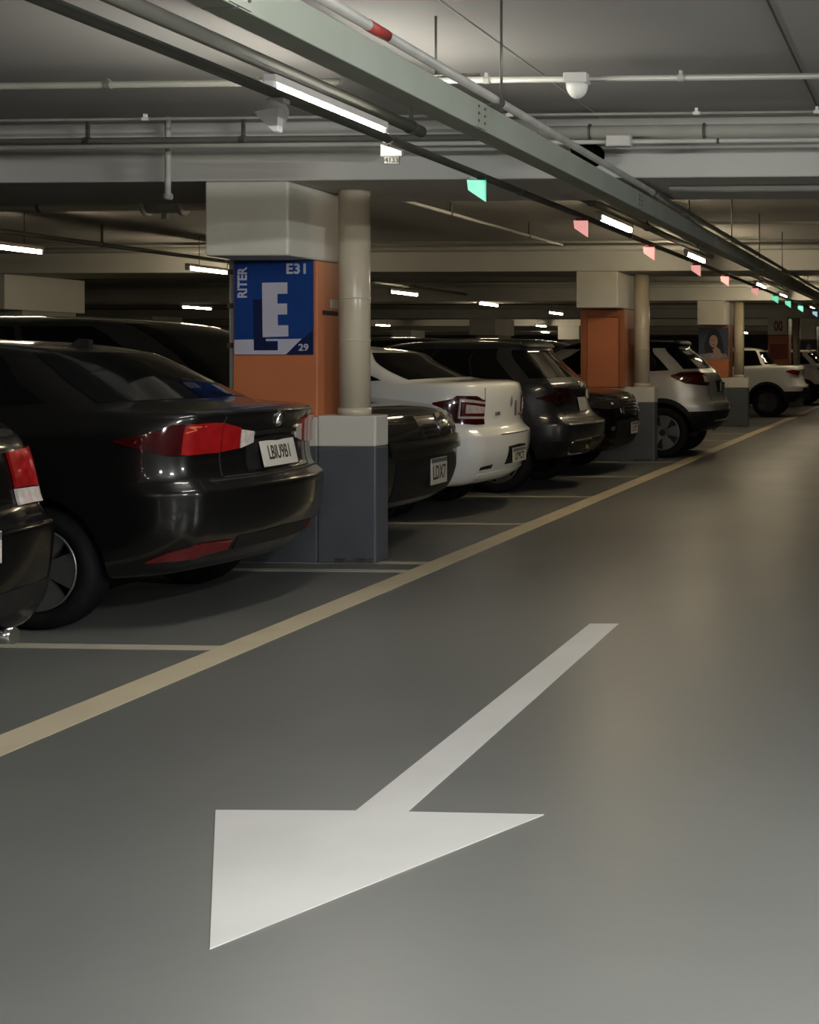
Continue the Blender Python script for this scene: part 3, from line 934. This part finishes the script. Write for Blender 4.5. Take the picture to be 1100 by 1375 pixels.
    def add_wheels(self, spokes=5, rimm=None, rr=0.69, width=0.2, wide=0.62):
        rimm = rimm or M_RIM
        first = None
        wr = self.wr
        for x in self.wheels:
            for sg in (-1, 1):
                yo = self.W - 0.025
                if first is None:
                    prof = [(wr * .70, -width * .5), (wr * .86, -width * .52), (wr * .96, -width * .44), (wr, -width * .3), (wr, width * .3), (wr * .96, width * .44), (wr * .86, width * .52), (wr * rr + .006, width * .47), (wr * rr, width * .38), (wr * .62, width * .2), (wr * .62, -width * .5)]
                    n = 40
                    V, Fc = [], []
                    for i in range(n):
                        a = 2 * PI * i / n
                        for r_, y in prof:
                            V.append((r_ * math.cos(a), y, r_ * math.sin(a)))
                    k = len(prof)
                    for i in range(n):
                        for j in range(k - 1):
                            Fc.append((i * k + j, i * k + j + 1, ((i + 1) % n) * k + j + 1, ((i + 1) % n) * k + j))
                    wh = mk('wheel', V, Fc, M_TYRE, self.root, True)
                    # rim: lip ring, dark dish
                    bm = bmesh.new()
                    add_rod(bm, (0, 0.0, 0), (0, width * .12, 0), wr * rr, 40)
                    d = bm_obj('rim_dish', bm, M_RIMD, wh)
                    lp = []
                    V, Fc = [], []
                    for i in range(n):
                        a = 2 * PI * i / n
                        for r_, y in ((wr * rr, width * .46), (wr * rr * .95, width * .47), (wr * rr * .93, width * .40), (wr * rr, width * .36)):
                            V.append((r_ * math.cos(a), y, r_ * math.sin(a)))
                    for i in range(n):
                        for j in range(4):
                            Fc.append((i * 4 + j, i * 4 + (j + 1) % 4, ((i + 1) % n) * 4 + (j + 1) % 4, ((i + 1) % n) * 4 + j))
                    mk('rim_lip', V, Fc, rimm, wh, True)
                    for q in range(spokes):
                        a = 2 * PI * q / spokes + PI / 2
                        hw0, hw1 = wr * rr * 0.14, wr * rr * math.sin(PI / spokes) * wide
                        ca, sa = math.cos(a), math.sin(a)
                        pts = []
                        for (r_, hw, y) in ((wr * rr * .12, hw0, width * .36), (wr * rr * .94, hw1, width * .45)):
                            for e in (-1, 1):
                                for yy in (y, y - 0.03):
                                    pts.append((r_ * ca - e * hw * sa, yy, r_ * sa + e * hw * ca))
                        Fs = [(0, 2, 6, 4), (1, 5, 7, 3), (0, 4, 5, 1), (2, 3, 7, 6), (0, 1, 3, 2), (4, 6, 7, 5)]
                        so = mk('spoke', pts, Fs, rimm, wh)
                        bm = bmesh.new()
                        bm.from_mesh(so.data)
                        bmesh.ops.recalc_face_normals(bm, faces=bm.faces[:])
                        bm.to_mesh(so.data)
                        bm.free()
                    bm = bmesh.new()
                    add_rod(bm, (0, width * .3, 0), (0, width * .43, 0), wr * .13, 20)
                    bm_obj('hub_cap', bm, M_RIMD, wh)
                    first = wh
                    w_ = wh
                else:
                    w_ = copy_tree(first, self.root)
                w_.location = (x, sg * (yo - width * .5), wr)
                w_.rotation_euler = (0, x * 1.7, 0 if sg > 0 else PI)

    def plate(self, y, z, w=0.40, h=0.13, txt='', header=True, tilt=0.0, name='license_plate', holder=None, flush=False):
        x = max(self.end_x(y + a, z + b) for a in (-w / 2, 0, w / 2) for b in (-h / 2, 0, h / 2)) + 0.006
        if flush:
            x = self.end_x(y, z) + 0.012
        e = box(name, -0.004, 0.004, -w / 2, w / 2, -h / 2, h / 2, M_PLATE, self.root, 0.003)
        e.location = (x, y, z)
        e.rotation_euler = (0, -tilt, 0)
        if holder:
            bm = bmesh.new()
            add_box(bm, -0.03, -0.0045, -w / 2 - .012, w / 2 + .012, -h / 2 - .012, h / 2 + .012, 0.004)
            bm_obj('plate_holder', bm, holder, e)
        zt = 0.0
        if header:
            box('plate_header', 0.004, 0.0055, -w / 2 + .004, w / 2 - .004, h / 2 - .035, h / 2 - .004, M_PLATEB, e)
            zt = -0.016
        if txt:
            text('plate_text', txt, h * .74, M_INK, e, (0.0045, 0, zt), (0, 1, 0), (0, 0, 1), bold=0.002, depth=0.001, sx=w / (h * .74 * .62 * len(txt)) * .82)
        return e

    def emblem(self, kind, y, z, r=0.042):
        x = self.end_x(y, z) + 0.004
        n = self.bvh.ray_cast(Vector((5, y, z)), Vector((-1, 0, 0)))[1]
        e = empty('tmp')
        bm = bmesh.new()
        if kind == 'ring':
            k = 24
            vs_ = []
            for i in range(k):
                a = 2 * PI * i / k
                vs_.append([bm.verts.new((d, q * r * math.cos(a), q * r * math.sin(a))) for d, q in ((-0.006, 1), (0.006, 1), (0.006, .84), (-0.006, .84))])
            for i in range(k):
                for j in range(4):
                    bm.faces.new((vs_[i][j], vs_[i][(j + 1) % 4], vs_[(i + 1) % k][(j + 1) % 4], vs_[(i + 1) % k][j]))
            for a, b_ in (((-.55, .6), (0, -.75)), ((0, -.75), (.55, .6)), ((-.3, .75), (0, 0)), ((0, 0), (.3, .75))):
                add_rod(bm, (0.003, a[0] * r, a[1] * r), (0.003, b_[0] * r, b_[1] * r), r * .09, 6)
        elif kind == 'diamond':
            vs_ = []
            for yy, zz in ((0, 1), (.62, 0), (0, -1), (-.62, 0)):
                vs_.append([bm.verts.new((d, yy * r * q, zz * r * q)) for d, q in ((-0.004, 1), (0.01, .8), (0.004, .5), (-0.004, .5))])
            for i in range(4):
                for j in range(4):
                    bm.faces.new((vs_[i][j], vs_[i][(j + 1) % 4], vs_[(i + 1) % 4][(j + 1) % 4], vs_[(i + 1) % 4][j]))
        else:
            k = 24
            vs_ = []
            for i in range(k):
                a = 2 * PI * i / k
                vs_.append([bm.verts.new((d, q * r * 1.4 * math.cos(a), q * r * math.sin(a))) for d, q in ((-0.006, 1), (0.006, 1), (0.006, .8), (-0.006, .8))])
            for i in range(k):
                for j in range(4):
                    bm.faces.new((vs_[i][j], vs_[i][(j + 1) % 4], vs_[(i + 1) % k][(j + 1) % 4], vs_[(i + 1) % k][j]))
            add_rod(bm, (0, -.5 * r, -.7 * r), (0, .5 * r, .7 * r), r * .12, 6)
        bpy.data.objects.remove(e, do_unlink=True)
        o = bm_obj('emblem', bm, M_CHROME, self.root)
        o.location = (x, y, z)
        o.rotation_euler = (0, -math.atan2(n.z, n.x), 0)

    def mirrors(self, x, z, m):
        for sg in (-1, 1):
            y = self.side_y(x, z)
            bm = bmesh.new()
            add_box(bm, x - .07, x + .06, sg * (y + .03) if sg > 0 else sg * (y + .2), sg * (y + .2) if sg > 0 else sg * (y + .03), z - .06, z + .09, 0.03)
            add_rod(bm, (x, sg * (y - .02), z - .03), (x, sg * (y + .06), z - .02), .02, 8)
            bm_obj('door_mirror', bm, m, self.root)

    def handles(self, xs, z, m):
        for x in xs:
            for sg in (-1, 1):
                y = self.side_y(x, z)
                bm = bmesh.new()
                add_box(bm, x - .09, x + .09, sg * y - .018, sg * y + .018, z - .014, z + .014, 0.008)
                bm_obj('door_handle', bm, m, self.root)

    def side_seams(self, xs, z0, z1):
        for x in xs:
            for sg in (-1, 1):
                P = []
                for i in range(13):
                    z = z0 + (z1 - z0) * i / 12
                    P.append([(Vector((x + d, sg * self.side_y(x + d, z), z)), Vector((0, sg, 0))) for d in (-.004, .004)])
                grid_part('door_seam', P, M_SEAM, self.root, 0.0012, 0.006)

    def place(self, x_end, y):
        xe = max(v.co.x for v in self.body.data.vertices)
        self.root.location = (x_end - xe, y, 0)
        return self


def rings(tab, cr_out=(.36, .2), cr_in=(.5, .26), bo=.19, bi=.16):
    return [tuple(r) + (cr_in[0], cr_in[1], cr_out[0], cr_out[1], bi, bo) for r in tab]


SEDAN = [(.18, .24, -1.90, 1.75, .66), (.20, .28, -2.12, 2.04, .78), (.32, .40, -2.19, 2.16, .83), (.46, .55, -2.22, 2.215, .8475), (.58, .69, -2.22, 2.22, .8475),
         (.62, .73, -2.20, 2.185, .845), (.66, .77, -2.18, 2.15, .842), (.72, .86, -2.14, 2.135, .838), (.82, 1.02, -2.05, 2.145, .825), (.87, 1.085, -1.95, 2.165, .80), (.90, 1.115, -1.80, 2.11, .785),
         (.98, 1.135, -1.15, 1.86, .765), (1.00, 1.15, -1.05, 1.79, .755), (1.25, 1.31, -.55, 1.46, .66), (1.40, 1.415, -.20, 1.20, .585), (1.455, 1.455, .05, .95, .50), (1.485, 1.478, .3, .7, .3), (1.49, 1.482, .45, .55, .04)]
SUV = [(.25, .32, -1.85, 1.70, .68), (.27, .36, -2.08, 1.98, .80), (.40, .48, -2.14, 2.10, .86), (.55, .60, -2.15, 2.145, .895), (.66, .70, -2.15, 2.15, .90), (.70, .75, -2.14, 2.11, .90),
       (.76, .82, -2.11, 2.075, .897), (.84, .95, -2.05, 2.05, .89), (.95, 1.08, -1.95, 2.02, .872), (1.0, 1.14, -1.7, 1.985, .85), (1.05, 1.18, -1.1, 1.94, .825), (1.30, 1.36, -.65, 1.74, .745),
       (1.46, 1.48, -.3, 1.58, .675), (1.53, 1.545, -.1, 1.56, .62), (1.58, 1.58, .2, 1.40, .5), (1.60, 1.595, .5, 1.0, .2), (1.602, 1.6, .6, .9, .04)]
NOSE = [(.25, .25, -1.8, 1.80, .68), (.30, .29, -2.1, 2.06, .82), (.45, .42, -2.18, 2.16, .89), (.62, .58, -2.2, 2.195, .91), (.78, .70, -2.18, 2.20, .91), (.85, .76, -2.16, 2.185, .91),
        (.95, .83, -2.12, 2.17, .905), (1.05, .94, -2.08, 2.12, .895), (1.12, 1.0, -2.05, 2.0, .87), (1.17, 1.055, -2.0, 1.55, .85), (1.2, 1.09, -1.98, 1.15, .84), (1.42, 1.40, -1.9, .74, .76),
        (1.6, 1.60, -1.75, .38, .68), (1.66, 1.66, -1.6, .1, .6), (1.695, 1.69, -1.2, -.3, .4), (1.70, 1.70, -.8, -.6, .04)]

# ---- 1. graphite sedan, rear to the aisle
B = Body(rings(SEDAN))
c = Car(B, 'dark graphite sedan with red tail lamps, tail towards the aisle before the blue-sign column', M_P_GREY, (1.28, -1.32), 0.31)
c.add_wheels(5, wide=.8)
c.by_s('rear_window', 3.45, 6.55, 12.15, 13.9, M_GLASS, nt=24)
c.by_s('windscreen', -1.5, 1.5, 12.1, 14.0, M_GLASS, nt=20)
for m_ in (1, -1):
    for a, b_ in ((2.0, 2.46), (2.5, 3.02)):
        t0, t1 = (a, b_) if m_ > 0 else (10 - b_, 10 - a)
        c.by_s('side_window', t0, t1, 12.25, 13.75, M_GLASS, nt=10)
c.both('tail_lamp', [('x', 1.70, .955, .963), ('x', 1.88, .905, 1.005), ('y', .765, .885, 1.04), ('y', .70, .882, 1.045)], M_LREDD, off=.012)
c.both('tail_lamp', [('x', 1.99, .888, 1.03), ('y', .70, .884, 1.042), ('y', .50, .886, 1.045)], M_LRED, off=.0135)
c.both('boot_lamp', [('y', .492, .888, 1.04), ('y', .36, .90, 1.01)], M_LRED, off=.012)
c.both('reversing_lamp', [('y', .355, .90, 1.0), ('y', .25, .925, .985)], M_LCLEAR, off=.012)
c.both('lamp_streak', [('x', 2.0, .995, 1.001), ('x', 2.03, 1.01, 1.018), ('y', .70, 1.024, 1.032), ('y', .60, 1.026, 1.033)], M_LAMBER, off=.0145)
c.by_z('plate_recess', [('y', .30, .775, .935), ('y', .05, .775, .955), ('y', -.05, .775, .955), ('y', -.30, .775, .935)], M_BLACKP, off=.004)
c.by_z('boot_trim', [('y', .24, .96, .985), ('y', .05, .965, .99), ('y', -.05, .965, .99), ('y', -.24, .96, .985)], M_CHROME, off=.014)
c.plate(0, .855, txt='LBIU9B1', header=False, w=.40, h=.145, tilt=.22)
c.emblem('ring', 0, 1.045, .05)
c.both('fog_reflector', [('x', 1.84, .345, .355), ('x', 1.93, .35, .395), ('y', .66, .355, .43), ('y', .46, .375, .425)], M_LMID, off=.008)
c.by_z('bumper_step', [('x', 1.9, .735, .742), ('y', .6, .738, .746), ('y', .01, .74, .748), ('y', -.01, .74, .748), ('y', -.6, .738, .746)], M_SEAM, off=.002)
c.both('boot_seam', [('y', .497, .76, 1.07), ('y', .489, .76, 1.07)], M_SEAM, off=.002, nt=1, ns=14)
c.by_z('lower_grille', [('y', .42, .37, .44), ('y', .05, .37, .45), ('y', -.05, .37, .45), ('y', -.42, .37, .44)], M_BLACKP, off=.004)
c.by_z('boot_seam', [('y', .49, .752, .76), ('y', .01, .752, .76), ('y', -.01, .752, .76), ('y', -.49, .752, .76)], M_SEAM, off=.002)
c.mirrors(-.75, .98, M_P_GREY)
c.handles((.75, -.25), .90, M_P_GREY)
c.side_seams((.42, -.62, .95), .35, .95)
prism('antenna_fin', [(.93, 1.44), (1.06, 1.42), (1.06, 1.485), (1.0, 1.49)], 'y', -.02, .02, M_BLACKP, c.root)
c.place(-3.60, 7.63)
GREY = c

# ---- 2. black hatchback at the left edge
HB = [tuple(r) for r in SUV]
HB[0] = (.20, .20, -1.85, 1.86, .74)
HB[1] = (.22, .24, -2.08, 2.04, .84)
HB[2] = (.36, .40, -2.14, 2.12, .885)
B = Body(rings(HB, cr_out=(.34, .2), bo=.15), zs=.94, ws=.945)
c = Car(B, 'glossy black hatchback cut by the left edge, upright red and clear tail lamp', M_P_BLACK, (1.35, -1.2), 0.30)
c.add_wheels(5)
c.by_s('rear_window', 3.5, 6.5, 10.2, 12.2, M_GLASS, nt=20)
for m_ in (1, -1):
    t0, t1 = (2.0, 3.0) if m_ > 0 else (7.0, 8.0)
    c.by_s('side_window', t0, t1, 10.2, 11.9, M_GLASS, nt=14)
c.both('tail_lamp', [('x', 1.84, .83, .985), ('x', 1.92, .82, .99), ('y', .70, .82, .99), ('y', .48, .83, .98)], M_LRED, off=.014)
c.both('clear_lamp', [('x', 1.90, .755, .818), ('y', .70, .75, .815), ('y', .48, .755, .825)], M_LCLEAR, off=.014)
c.plate(0, .62, txt='EVK4D20')
c.both('bumper_step', [('x', 1.6, .665, .672), ('x', 1.9, .668, .675), ('y', .6, .67, .678)], M_CHROME, off=.004)
c.by_z('lower_valance', [('x', 1.8, .32, .42), ('y', .6, .32, .42), ('y', .01, .32, .42), ('y', -.01, .32, .42), ('y', -.6, .32, .42)], M_BLACKP, off=.006)
ex = rod('exhaust_tip', (1.98, .36, .23), (2.10, .36, .23), .035, M_CHROME, c.root, 16)
c.mirrors(-.8, 1.0, M_P_BLACK)
c.place(-3.76, 5.22)

# ---- 3. olive-black car parked nose out, right of the first column
B = Body(rings(NOSE, cr_out=(.34, .2), bo=.12))
c = Car(B, 'tall olive-black car parked nose out just right of the blue-sign column', M_P_OLIVE, (1.30, -1.35), 0.34)
c.add_wheels(5)


def nose_parts(c, txt, hl, grille=True, chrome=False):
    c.by_s('windscreen', 3.5, 6.5, 10.15, 12.4, M_GLASS, nt=20)
    c.by_s('tail_window', -1.4, 1.4, 10.2, 12.2, M_GLASS, nt=16)
    for m_ in (1, -1):
        for a, b_ in ((2.02, 2.46), (2.5, 2.97)):
            t0, t1 = (a, b_) if m_ > 0 else (10 - b_, 10 - a)
            c.by_s('side_window', t0, t1, 10.25, 12.1, M_GLASS, nt=10)
    c.both('headlamp', hl, M_LSMOKE, off=.012)
    gw = .40 if grille else .16
    g = c.by_z('grille', [('y', gw, .72, .86), ('y', .1, .70, .88), ('y', -.1, .70, .88), ('y', -gw, .72, .86)], M_BLACKP, off=.010)
    for z in (.735, .775, .815, .85):
        c.by_z('grille_bar', [('y', gw - .03, z, z + .012), ('y', .01, z + .004, z + .016), ('y', -.01, z + .004, z + .016), ('y', .03 - gw, z, z + .012)], M_CHROME if chrome else M_LSMOKE, off=.018, nt=4, ns=1, parent=g)
    c.by_z('lower_grille', [('x', 1.95, .30, .36), ('y', .6, .34, .63), ('y', .01, .34, .65), ('y', -.01, .34, .65), ('y', -.6, .34, .63)], M_BLACKP, off=.006)
    c.by_z('bonnet_seam', [('x', 1.7, .945, .952), ('y', .6, .945, .952), ('y', .01, .945, .952), ('y', -.01, .945, .952), ('y', -.6, .945, .952)], M_SEAM, off=.002)
    c.mirrors(.85, 1.15, M_BLACKP)
    c.handles((.0, -.95), .98, M_BLACKP)
    c.side_seams((.75, -.35), .45, 1.0)


nose_parts(c, '', [('x', 1.75, .80, .94), ('x', 1.95, .77, .945), ('y', .74, .775, .955), ('y', .22, .785, .945)], grille=False)
c.by_z('bumper_bar', [('x', 1.7, .66, .765), ('y', .7, .67, .77), ('y', .01, .67, .76), ('y', -.01, .67, .76), ('y', -.7, .67, .77)], M_P_OLIVE, off=.03)
c.plate(.10, .52, txt='LDX7', w=.34, h=.2, holder=M_BLACKP)
c.place(-3.80, 10.42)
NOSECAR = c

# ---- 4. white sedan
WS = [tuple(r) for r in SEDAN]
WS[9] = (.88, 1.13, -1.95, 2.13, .80)
WS[10] = (.91, 1.165, -1.80, 2.07, .785)
WS[11] = (.98, 1.175, -1.15, 1.80, .765)
WS[12] = (1.0, 1.19, -1.05, 1.72, .755)
WS[13] = (1.26, 1.34, -.55, 1.34, .67)
B = Body(rings(WS, cr_out=(.38, .24), bo=.17), zs=1.01, ws=1.02)
c = Car(B, 'white sedan with wedge-shaped red tail lamps, tail towards the aisle', M_P_WHITE, (1.28, -1.32), 0.31)
c.add_wheels(5)
c.by_s('rear_window', 3.4, 6.6, 12.1, 13.95, M_GLASS, nt=24)
c.by_s('windscreen', -1.5, 1.5, 12.1, 14.0, M_GLASS, nt=20)
for m_ in (1, -1):
    for a, b_ in ((2.0, 2.46), (2.5, 3.04)):
        t0, t1 = (a, b_) if m_ > 0 else (10 - b_, 10 - a)
        c.by_s('side_window', t0, t1, 12.2, 13.8, M_GLASS, nt=10)
c.both('tail_lamp', [('x', 1.72, .985, .998), ('x', 1.88, .90, 1.03), ('y', .80, .82, 1.055), ('y', .68, .80, 1.05), ('y', .55, .80, 1.01)], M_LREDD, off=.012)
a_, b_ = c.both('lamp_ring', [('x', 1.93, .93, .965), ('x', 1.975, .88, 1.0), ('y', .79, .86, 1.03), ('y', .553, .85, 1.0)], M_LCLEAR, off=.015)
c.both('lamp_core', [('x', 1.97, .935, .96), ('x', 2.01, .90, .985), ('y', .78, .88, 1.005), ('y', .554, .872, .978)], M_LMID, off=.018)
c.both('reversing_lamp', [('y', .755, .905, .98), ('y', .555, .90, .955)], M_LCLEAR, off=.021)
c.both('boot_seam', [('y', .54, .80, 1.12), ('y', .533, .80, 1.12)], M_SEAM, off=.0015, nt=1, ns=12)
c.by_z('boot_seam', [('y', .40, .70, .708), ('y', .01, .70, .708), ('y', -.01, .70, .708), ('y', -.40, .70, .708)], M_SEAM, off=.002)
c.by_z('plate_recess', [('y', .25, .43, .59), ('y', .01, .43, .60), ('y', -.01, .43, .60), ('y', -.25, .43, .59)], M_BLACKP, off=.004)
c.plate(0, .505, txt='LSY9C73', w=.40, h=.13)
c.emblem('diamond', 0, .985, .055)
text('badge_text', 'LOGAN', .045, M_STEEL, c.root, (c.end_x(-.3, .885) + .006, -.30, .885), (0, 1, 0), (0, 0, 1), bold=.001)
text('badge_text', 'RENAULT', .04, M_STEEL, c.root, (c.end_x(.36, .86) + .006, .36, .86), (0, 1, 0), (0, 0, 1), bold=.001)
box('lock_strip', 0, .012, -.012, .012, -.07, .07, M_STEEL, c.root).location = (c.end_x(.16, .92), .16, .92)
c.both('fog_slot', [('y', .66, .405, .43), ('y', .48, .41, .445)], M_BLACKP, off=.004)
c.by_z('bumper_lip', [('x', 1.8, .33, .36), ('y', .66, .335, .37), ('y', .01, .35, .39), ('y', -.01, .35, .39), ('y', -.66, .335, .37)], M_P_WHITE, off=.014)
c.mirrors(-.75, .98, M_P_WHITE)
c.handles((.75, -.25), .90, M_P_WHITE)
c.side_seams((.42, -.62), .35, .95)
c.place(-3.80, 12.60)

# ---- 5. slate SUV
SL = [tuple(r) for r in SUV]
for i_, x_ in ((5, 2.07), (6, 2.0), (7, 1.96), (8, 1.945), (9, 1.92), (10, 1.88), (11, 1.70)):
    SL[i_] = SL[i_][:3] + (x_, SL[i_][4])
B = Body(rings(SL, cr_out=(.38, .22), bo=.17), zs=.98)
c = Car(B, 'dark slate compact SUV with silver-rimmed bumper vents, tail towards the aisle', M_P_DSUV, (1.30, -1.3), 0.33, clad_s=2.6)
c.add_wheels(5)


def suv_parts(c, txt, lamps, pz=.88, lampm=None, spoil=None):
    c.by_s('rear_window', 3.4, 6.6, 10.2, 12.2, M_GLASS, nt=24)
    c.by_s('windscreen', -1.5, 1.5, 10.2, 12.4, M_GLASS, nt=18)
    for m_ in (1, -1):
        for a, b_ in ((2.0, 2.405), (2.42, 2.80), (2.81, 3.1)):
            t0, t1 = (a, b_) if m_ > 0 else (10 - b_, 10 - a)
            c.by_s('side_window', t0, t1, 10.15, 12.4, M_GLASS, nt=10)
    c.both('tail_lamp', lamps, lampm or M_LREDD, off=.014)
    c.by_s('roof_spoiler', 3.6, 6.4, 12.6, 13.4, spoil or M_BLACKP, nt=16, ns=4, off=.03)
    c.by_z('bumper_seam', [('x', 1.8, .745, .752), ('y', .6, .745, .752), ('y', .01, .745, .752), ('y', -.01, .745, .752), ('y', -.6, .745, .752)], M_SEAM, off=.002)
    c.both('hatch_seam', [('y', .60, .78, 1.14), ('y', .593, .78, 1.14)], M_SEAM, off=.0015, nt=1, ns=12)
    c.mirrors(-.85, 1.05, M_BLACKP)
    c.handles((.6, -.4), .98, M_BLACKP)
    c.side_seams((.35, -.65), .45, 1.0)


suv_parts(c, '', [('x', 1.70, .96, .975), ('x', 1.88, .90, 1.05), ('y', .70, .88, 1.07), ('y', .40, .92, 1.06)], lampm=M_LDEEP)
c.by_z('lamp_bar', [('y', .395, .93, 1.05), ('y', .01, .95, 1.05), ('y', -.01, .95, 1.05), ('y', -.395, .93, 1.05)], M_LSMOKE, off=.012)
c.plate(-.05, .89, txt='', header=False, w=.30, h=.15, flush=True, tilt=.2)
c.both('vent_frame', [('y', .66, .42, .50), ('y', .60, .38, .54), ('y', .30, .38, .55), ('y', .24, .44, .55)], M_CHROME, off=.012)
c.both('vent_insert', [('y', .64, .43, .49), ('y', .59, .40, .52), ('y', .315, .40, .53), ('y', .265, .45, .53)], M_BLACKP, off=.020)
c.by_z('rear_diffuser', [('y', .22, .40, .54), ('y', .01, .40, .55), ('y', -.01, .40, .55), ('y', -.22, .40, .54)], M_BLACKP, off=.012)
box('sticker', 0, .004, -.05, .05, -.025, .025, M_YEL, c.root).location = (c.end_x(-.25, .45) + .021, -.30, .45)
c.emblem('oval', 0, 1.10, .035)
c.place(-3.62, 14.92)
SLATE = c

# ---- 6. dark car nose out before the second column
B = Body(rings(NOSE, cr_out=(.42, .28), bo=.16), zs=.965, ws=.96)
c = Car(B, 'black car parked nose out with chrome grille, before the orange panel column', M_P_BLACK, (1.30, -1.35), 0.33)
c.add_wheels(5)
nose_parts(c, '', [('x', 1.65, .83, .90), ('x', 1.9, .79, .915), ('y', .72, .775, .915), ('y', .44, .78, .89)], chrome=True)
c.both('grille_edge', [('y', .425, .70, .87), ('y', .395, .70, .87)], M_CHROME, off=.02, nt=1)
c.both('fog_lamp', [('y', .72, .53, .575), ('y', .665, .53, .575)], M_CHROME, off=.014)
c.both('lamp_eye', [('y', .68, .825, .85), ('y', .645, .825, .85)], M_LCLEAR, off=.016)
c.plate(0.0, .53, txt='QOP2', w=.36, h=.14)
c.place(-3.70, 17.05)

# ---- 7. silver SUV
SS = [tuple(r) for r in SUV]
B = Body(rings(SS, cr_out=(.46, .28), bo=.2), zs=1.03, ws=1.01)
c = Car(B, 'silver compact SUV with black roof and almond tail lamps beyond the orange panel column', M_P_SILVER, (1.36, -1.28), 0.35, clad_s=3.2, roof_s=12.0, roofm=M_P_BLACK)
c.add_wheels(5)
suv_parts(c, '', [('x', 1.48, 1.12, 1.135), ('x', 1.66, 1.03, 1.18), ('x', 1.86, 1.0, 1.185), ('y', .66, .995, 1.16), ('y', .56, 1.01, 1.12)])
c.both('clear_lamp', [('y', .70, 1.05, 1.14), ('y', .57, 1.04, 1.12)], M_LCLEAR, off=.018)
c.by_z('plate_recess', [('y', .30, .90, 1.06), ('y', .01, .90, 1.07), ('y', -.01, .90, 1.07), ('y', -.30, .90, 1.06)], M_BLACKP, off=.004)
c.plate(0, .975, txt='LQN5', w=.40, h=.13)
c.arch_trim(1.36, M_BLACKP, .405, .47)
c.arch_trim(-1.28, M_BLACKP, .405, .47)
c.by_z('bumper_trim', [('y', .62, .64, .655), ('y', .01, .645, .66), ('y', -.01, .645, .66), ('y', -.62, .64, .655)], M_CHROME, off=.012)
c.by_z('skid_trim', [('y', .55, .50, .52), ('y', .01, .50, .52), ('y', -.01, .50, .52), ('y', -.55, .50, .52)], M_CHROME, off=.012)
c.emblem('oval', 0, 1.17, .035)
c.place(-2.98, 20.05)
SILVER = c

# ---- 8. white pickup, then a white SUV farther on
PK = [tuple(r) for r in SUV]
for i_, r_ in ((8, (.97, 1.10, -1.95, 2.07, .875)), (9, (1.0, 1.16, -1.7, 2.05, .86)), (10, (1.05, 1.185, -1.1, 2.0, .84)), (11, (1.08, 1.195, -1.05, 1.45, .80)), (12, (1.30, 1.32, -.65, 1.30, .74)),
               (13, (1.50, 1.50, -.3, 1.16, .67)), (14, (1.58, 1.57, .0, 1.0, .58)), (15, (1.61, 1.60, .3, .8, .3)), (16, (1.615, 1.605, .45, .6, .04))):
    PK[i_] = r_
B = Body(rings(PK, cr_out=(.34, .2), bo=.12), zs=1.02)
c = Car(B, 'white pickup with low deck and black wheel arch beyond the portrait poster column', M_P_WHITE, (1.28, -1.28), 0.355, clad_s=3.0)
c.add_wheels(5, M_RIMD)
c.by_s('rear_window', 3.5, 6.5, 11.3, 13.0, M_GLASS, nt=20)
c.by_s('windscreen', -1.5, 1.5, 11.3, 13.0, M_GLASS, nt=18)
for m_ in (1, -1):
    for a, b_ in ((2.0, 2.45), (2.47, 3.3)):
        t0, t1 = (a, b_) if m_ > 0 else (10 - b_, 10 - a)
        c.by_s('side_window', t0, t1, 11.15, 13.3, M_GLASS, nt=10)
c.both('tail_lamp', [('x', 1.72, 1.07, 1.085), ('x', 1.86, 1.0, 1.11), ('y', .76, .98, 1.10), ('y', .6, 1.0, 1.08)], M_LRED, off=.014)
c.arch_trim(1.28, M_BLACKP, .41, .47)
c.arch_trim(-1.28, M_BLACKP, .41, .47)
c.plate(0, .70, txt='', w=.40, h=.13)
c.by_z('bumper_bar', [('x', 1.9, .56, .68), ('y', .6, .56, .69), ('y', .01, .56, .69), ('y', -.01, .56, .69), ('y', -.6, .56, .69)], M_BLACKP, off=.02)
c.mirrors(-.85, 1.05, M_BLACKP)
c.handles((.5, -.4), 1.0, M_P_WHITE)
c.place(-3.04, 33.3)
B = Body(rings(SS, cr_out=(.42, .24), bo=.18), zs=1.03, ws=1.0)
c = Car(B, 'white SUV at the right edge, farthest car in view', M_P_WHITE, (1.28, -1.28), 0.355, clad_s=3.0)
c.add_wheels(5, M_RIMD)
suv_parts(c, '', [('x', 1.68, 1.06, 1.08), ('x', 1.84, 1.0, 1.10), ('y', .70, .98, 1.10), ('y', .5, 1.0, 1.08)])
c.plate(0, .70, txt='', w=.40, h=.13)
c.place(-3.0, 42.0)

# ---- cars of the row behind, seen only as roofs
for src, x, y, lb in ((SLATE, -10.4, 14.2, 'dark car roof glimpsed behind the olive-black car'), (SLATE, -10.9, 24.0, 'dark car roof glimpsed behind the white sedan'),
                      (NOSECAR, -11.3, 30.5, 'dark tall car roof glimpsed left of the orange panel'), (GREY, -10.4, 19.4, 'dark low car hidden behind the white sedan roof')):
    o = copy_tree(src.root)
    o.location = (x, y, 0)
    o['label'] = lb
    o['group'] = 'cars of the row behind'
o = copy_tree(NOSECAR.root)
o.location = (-6.3, 22.2, 0)
o['label'] = 'dark tall car beyond the silver SUV, mostly hidden'
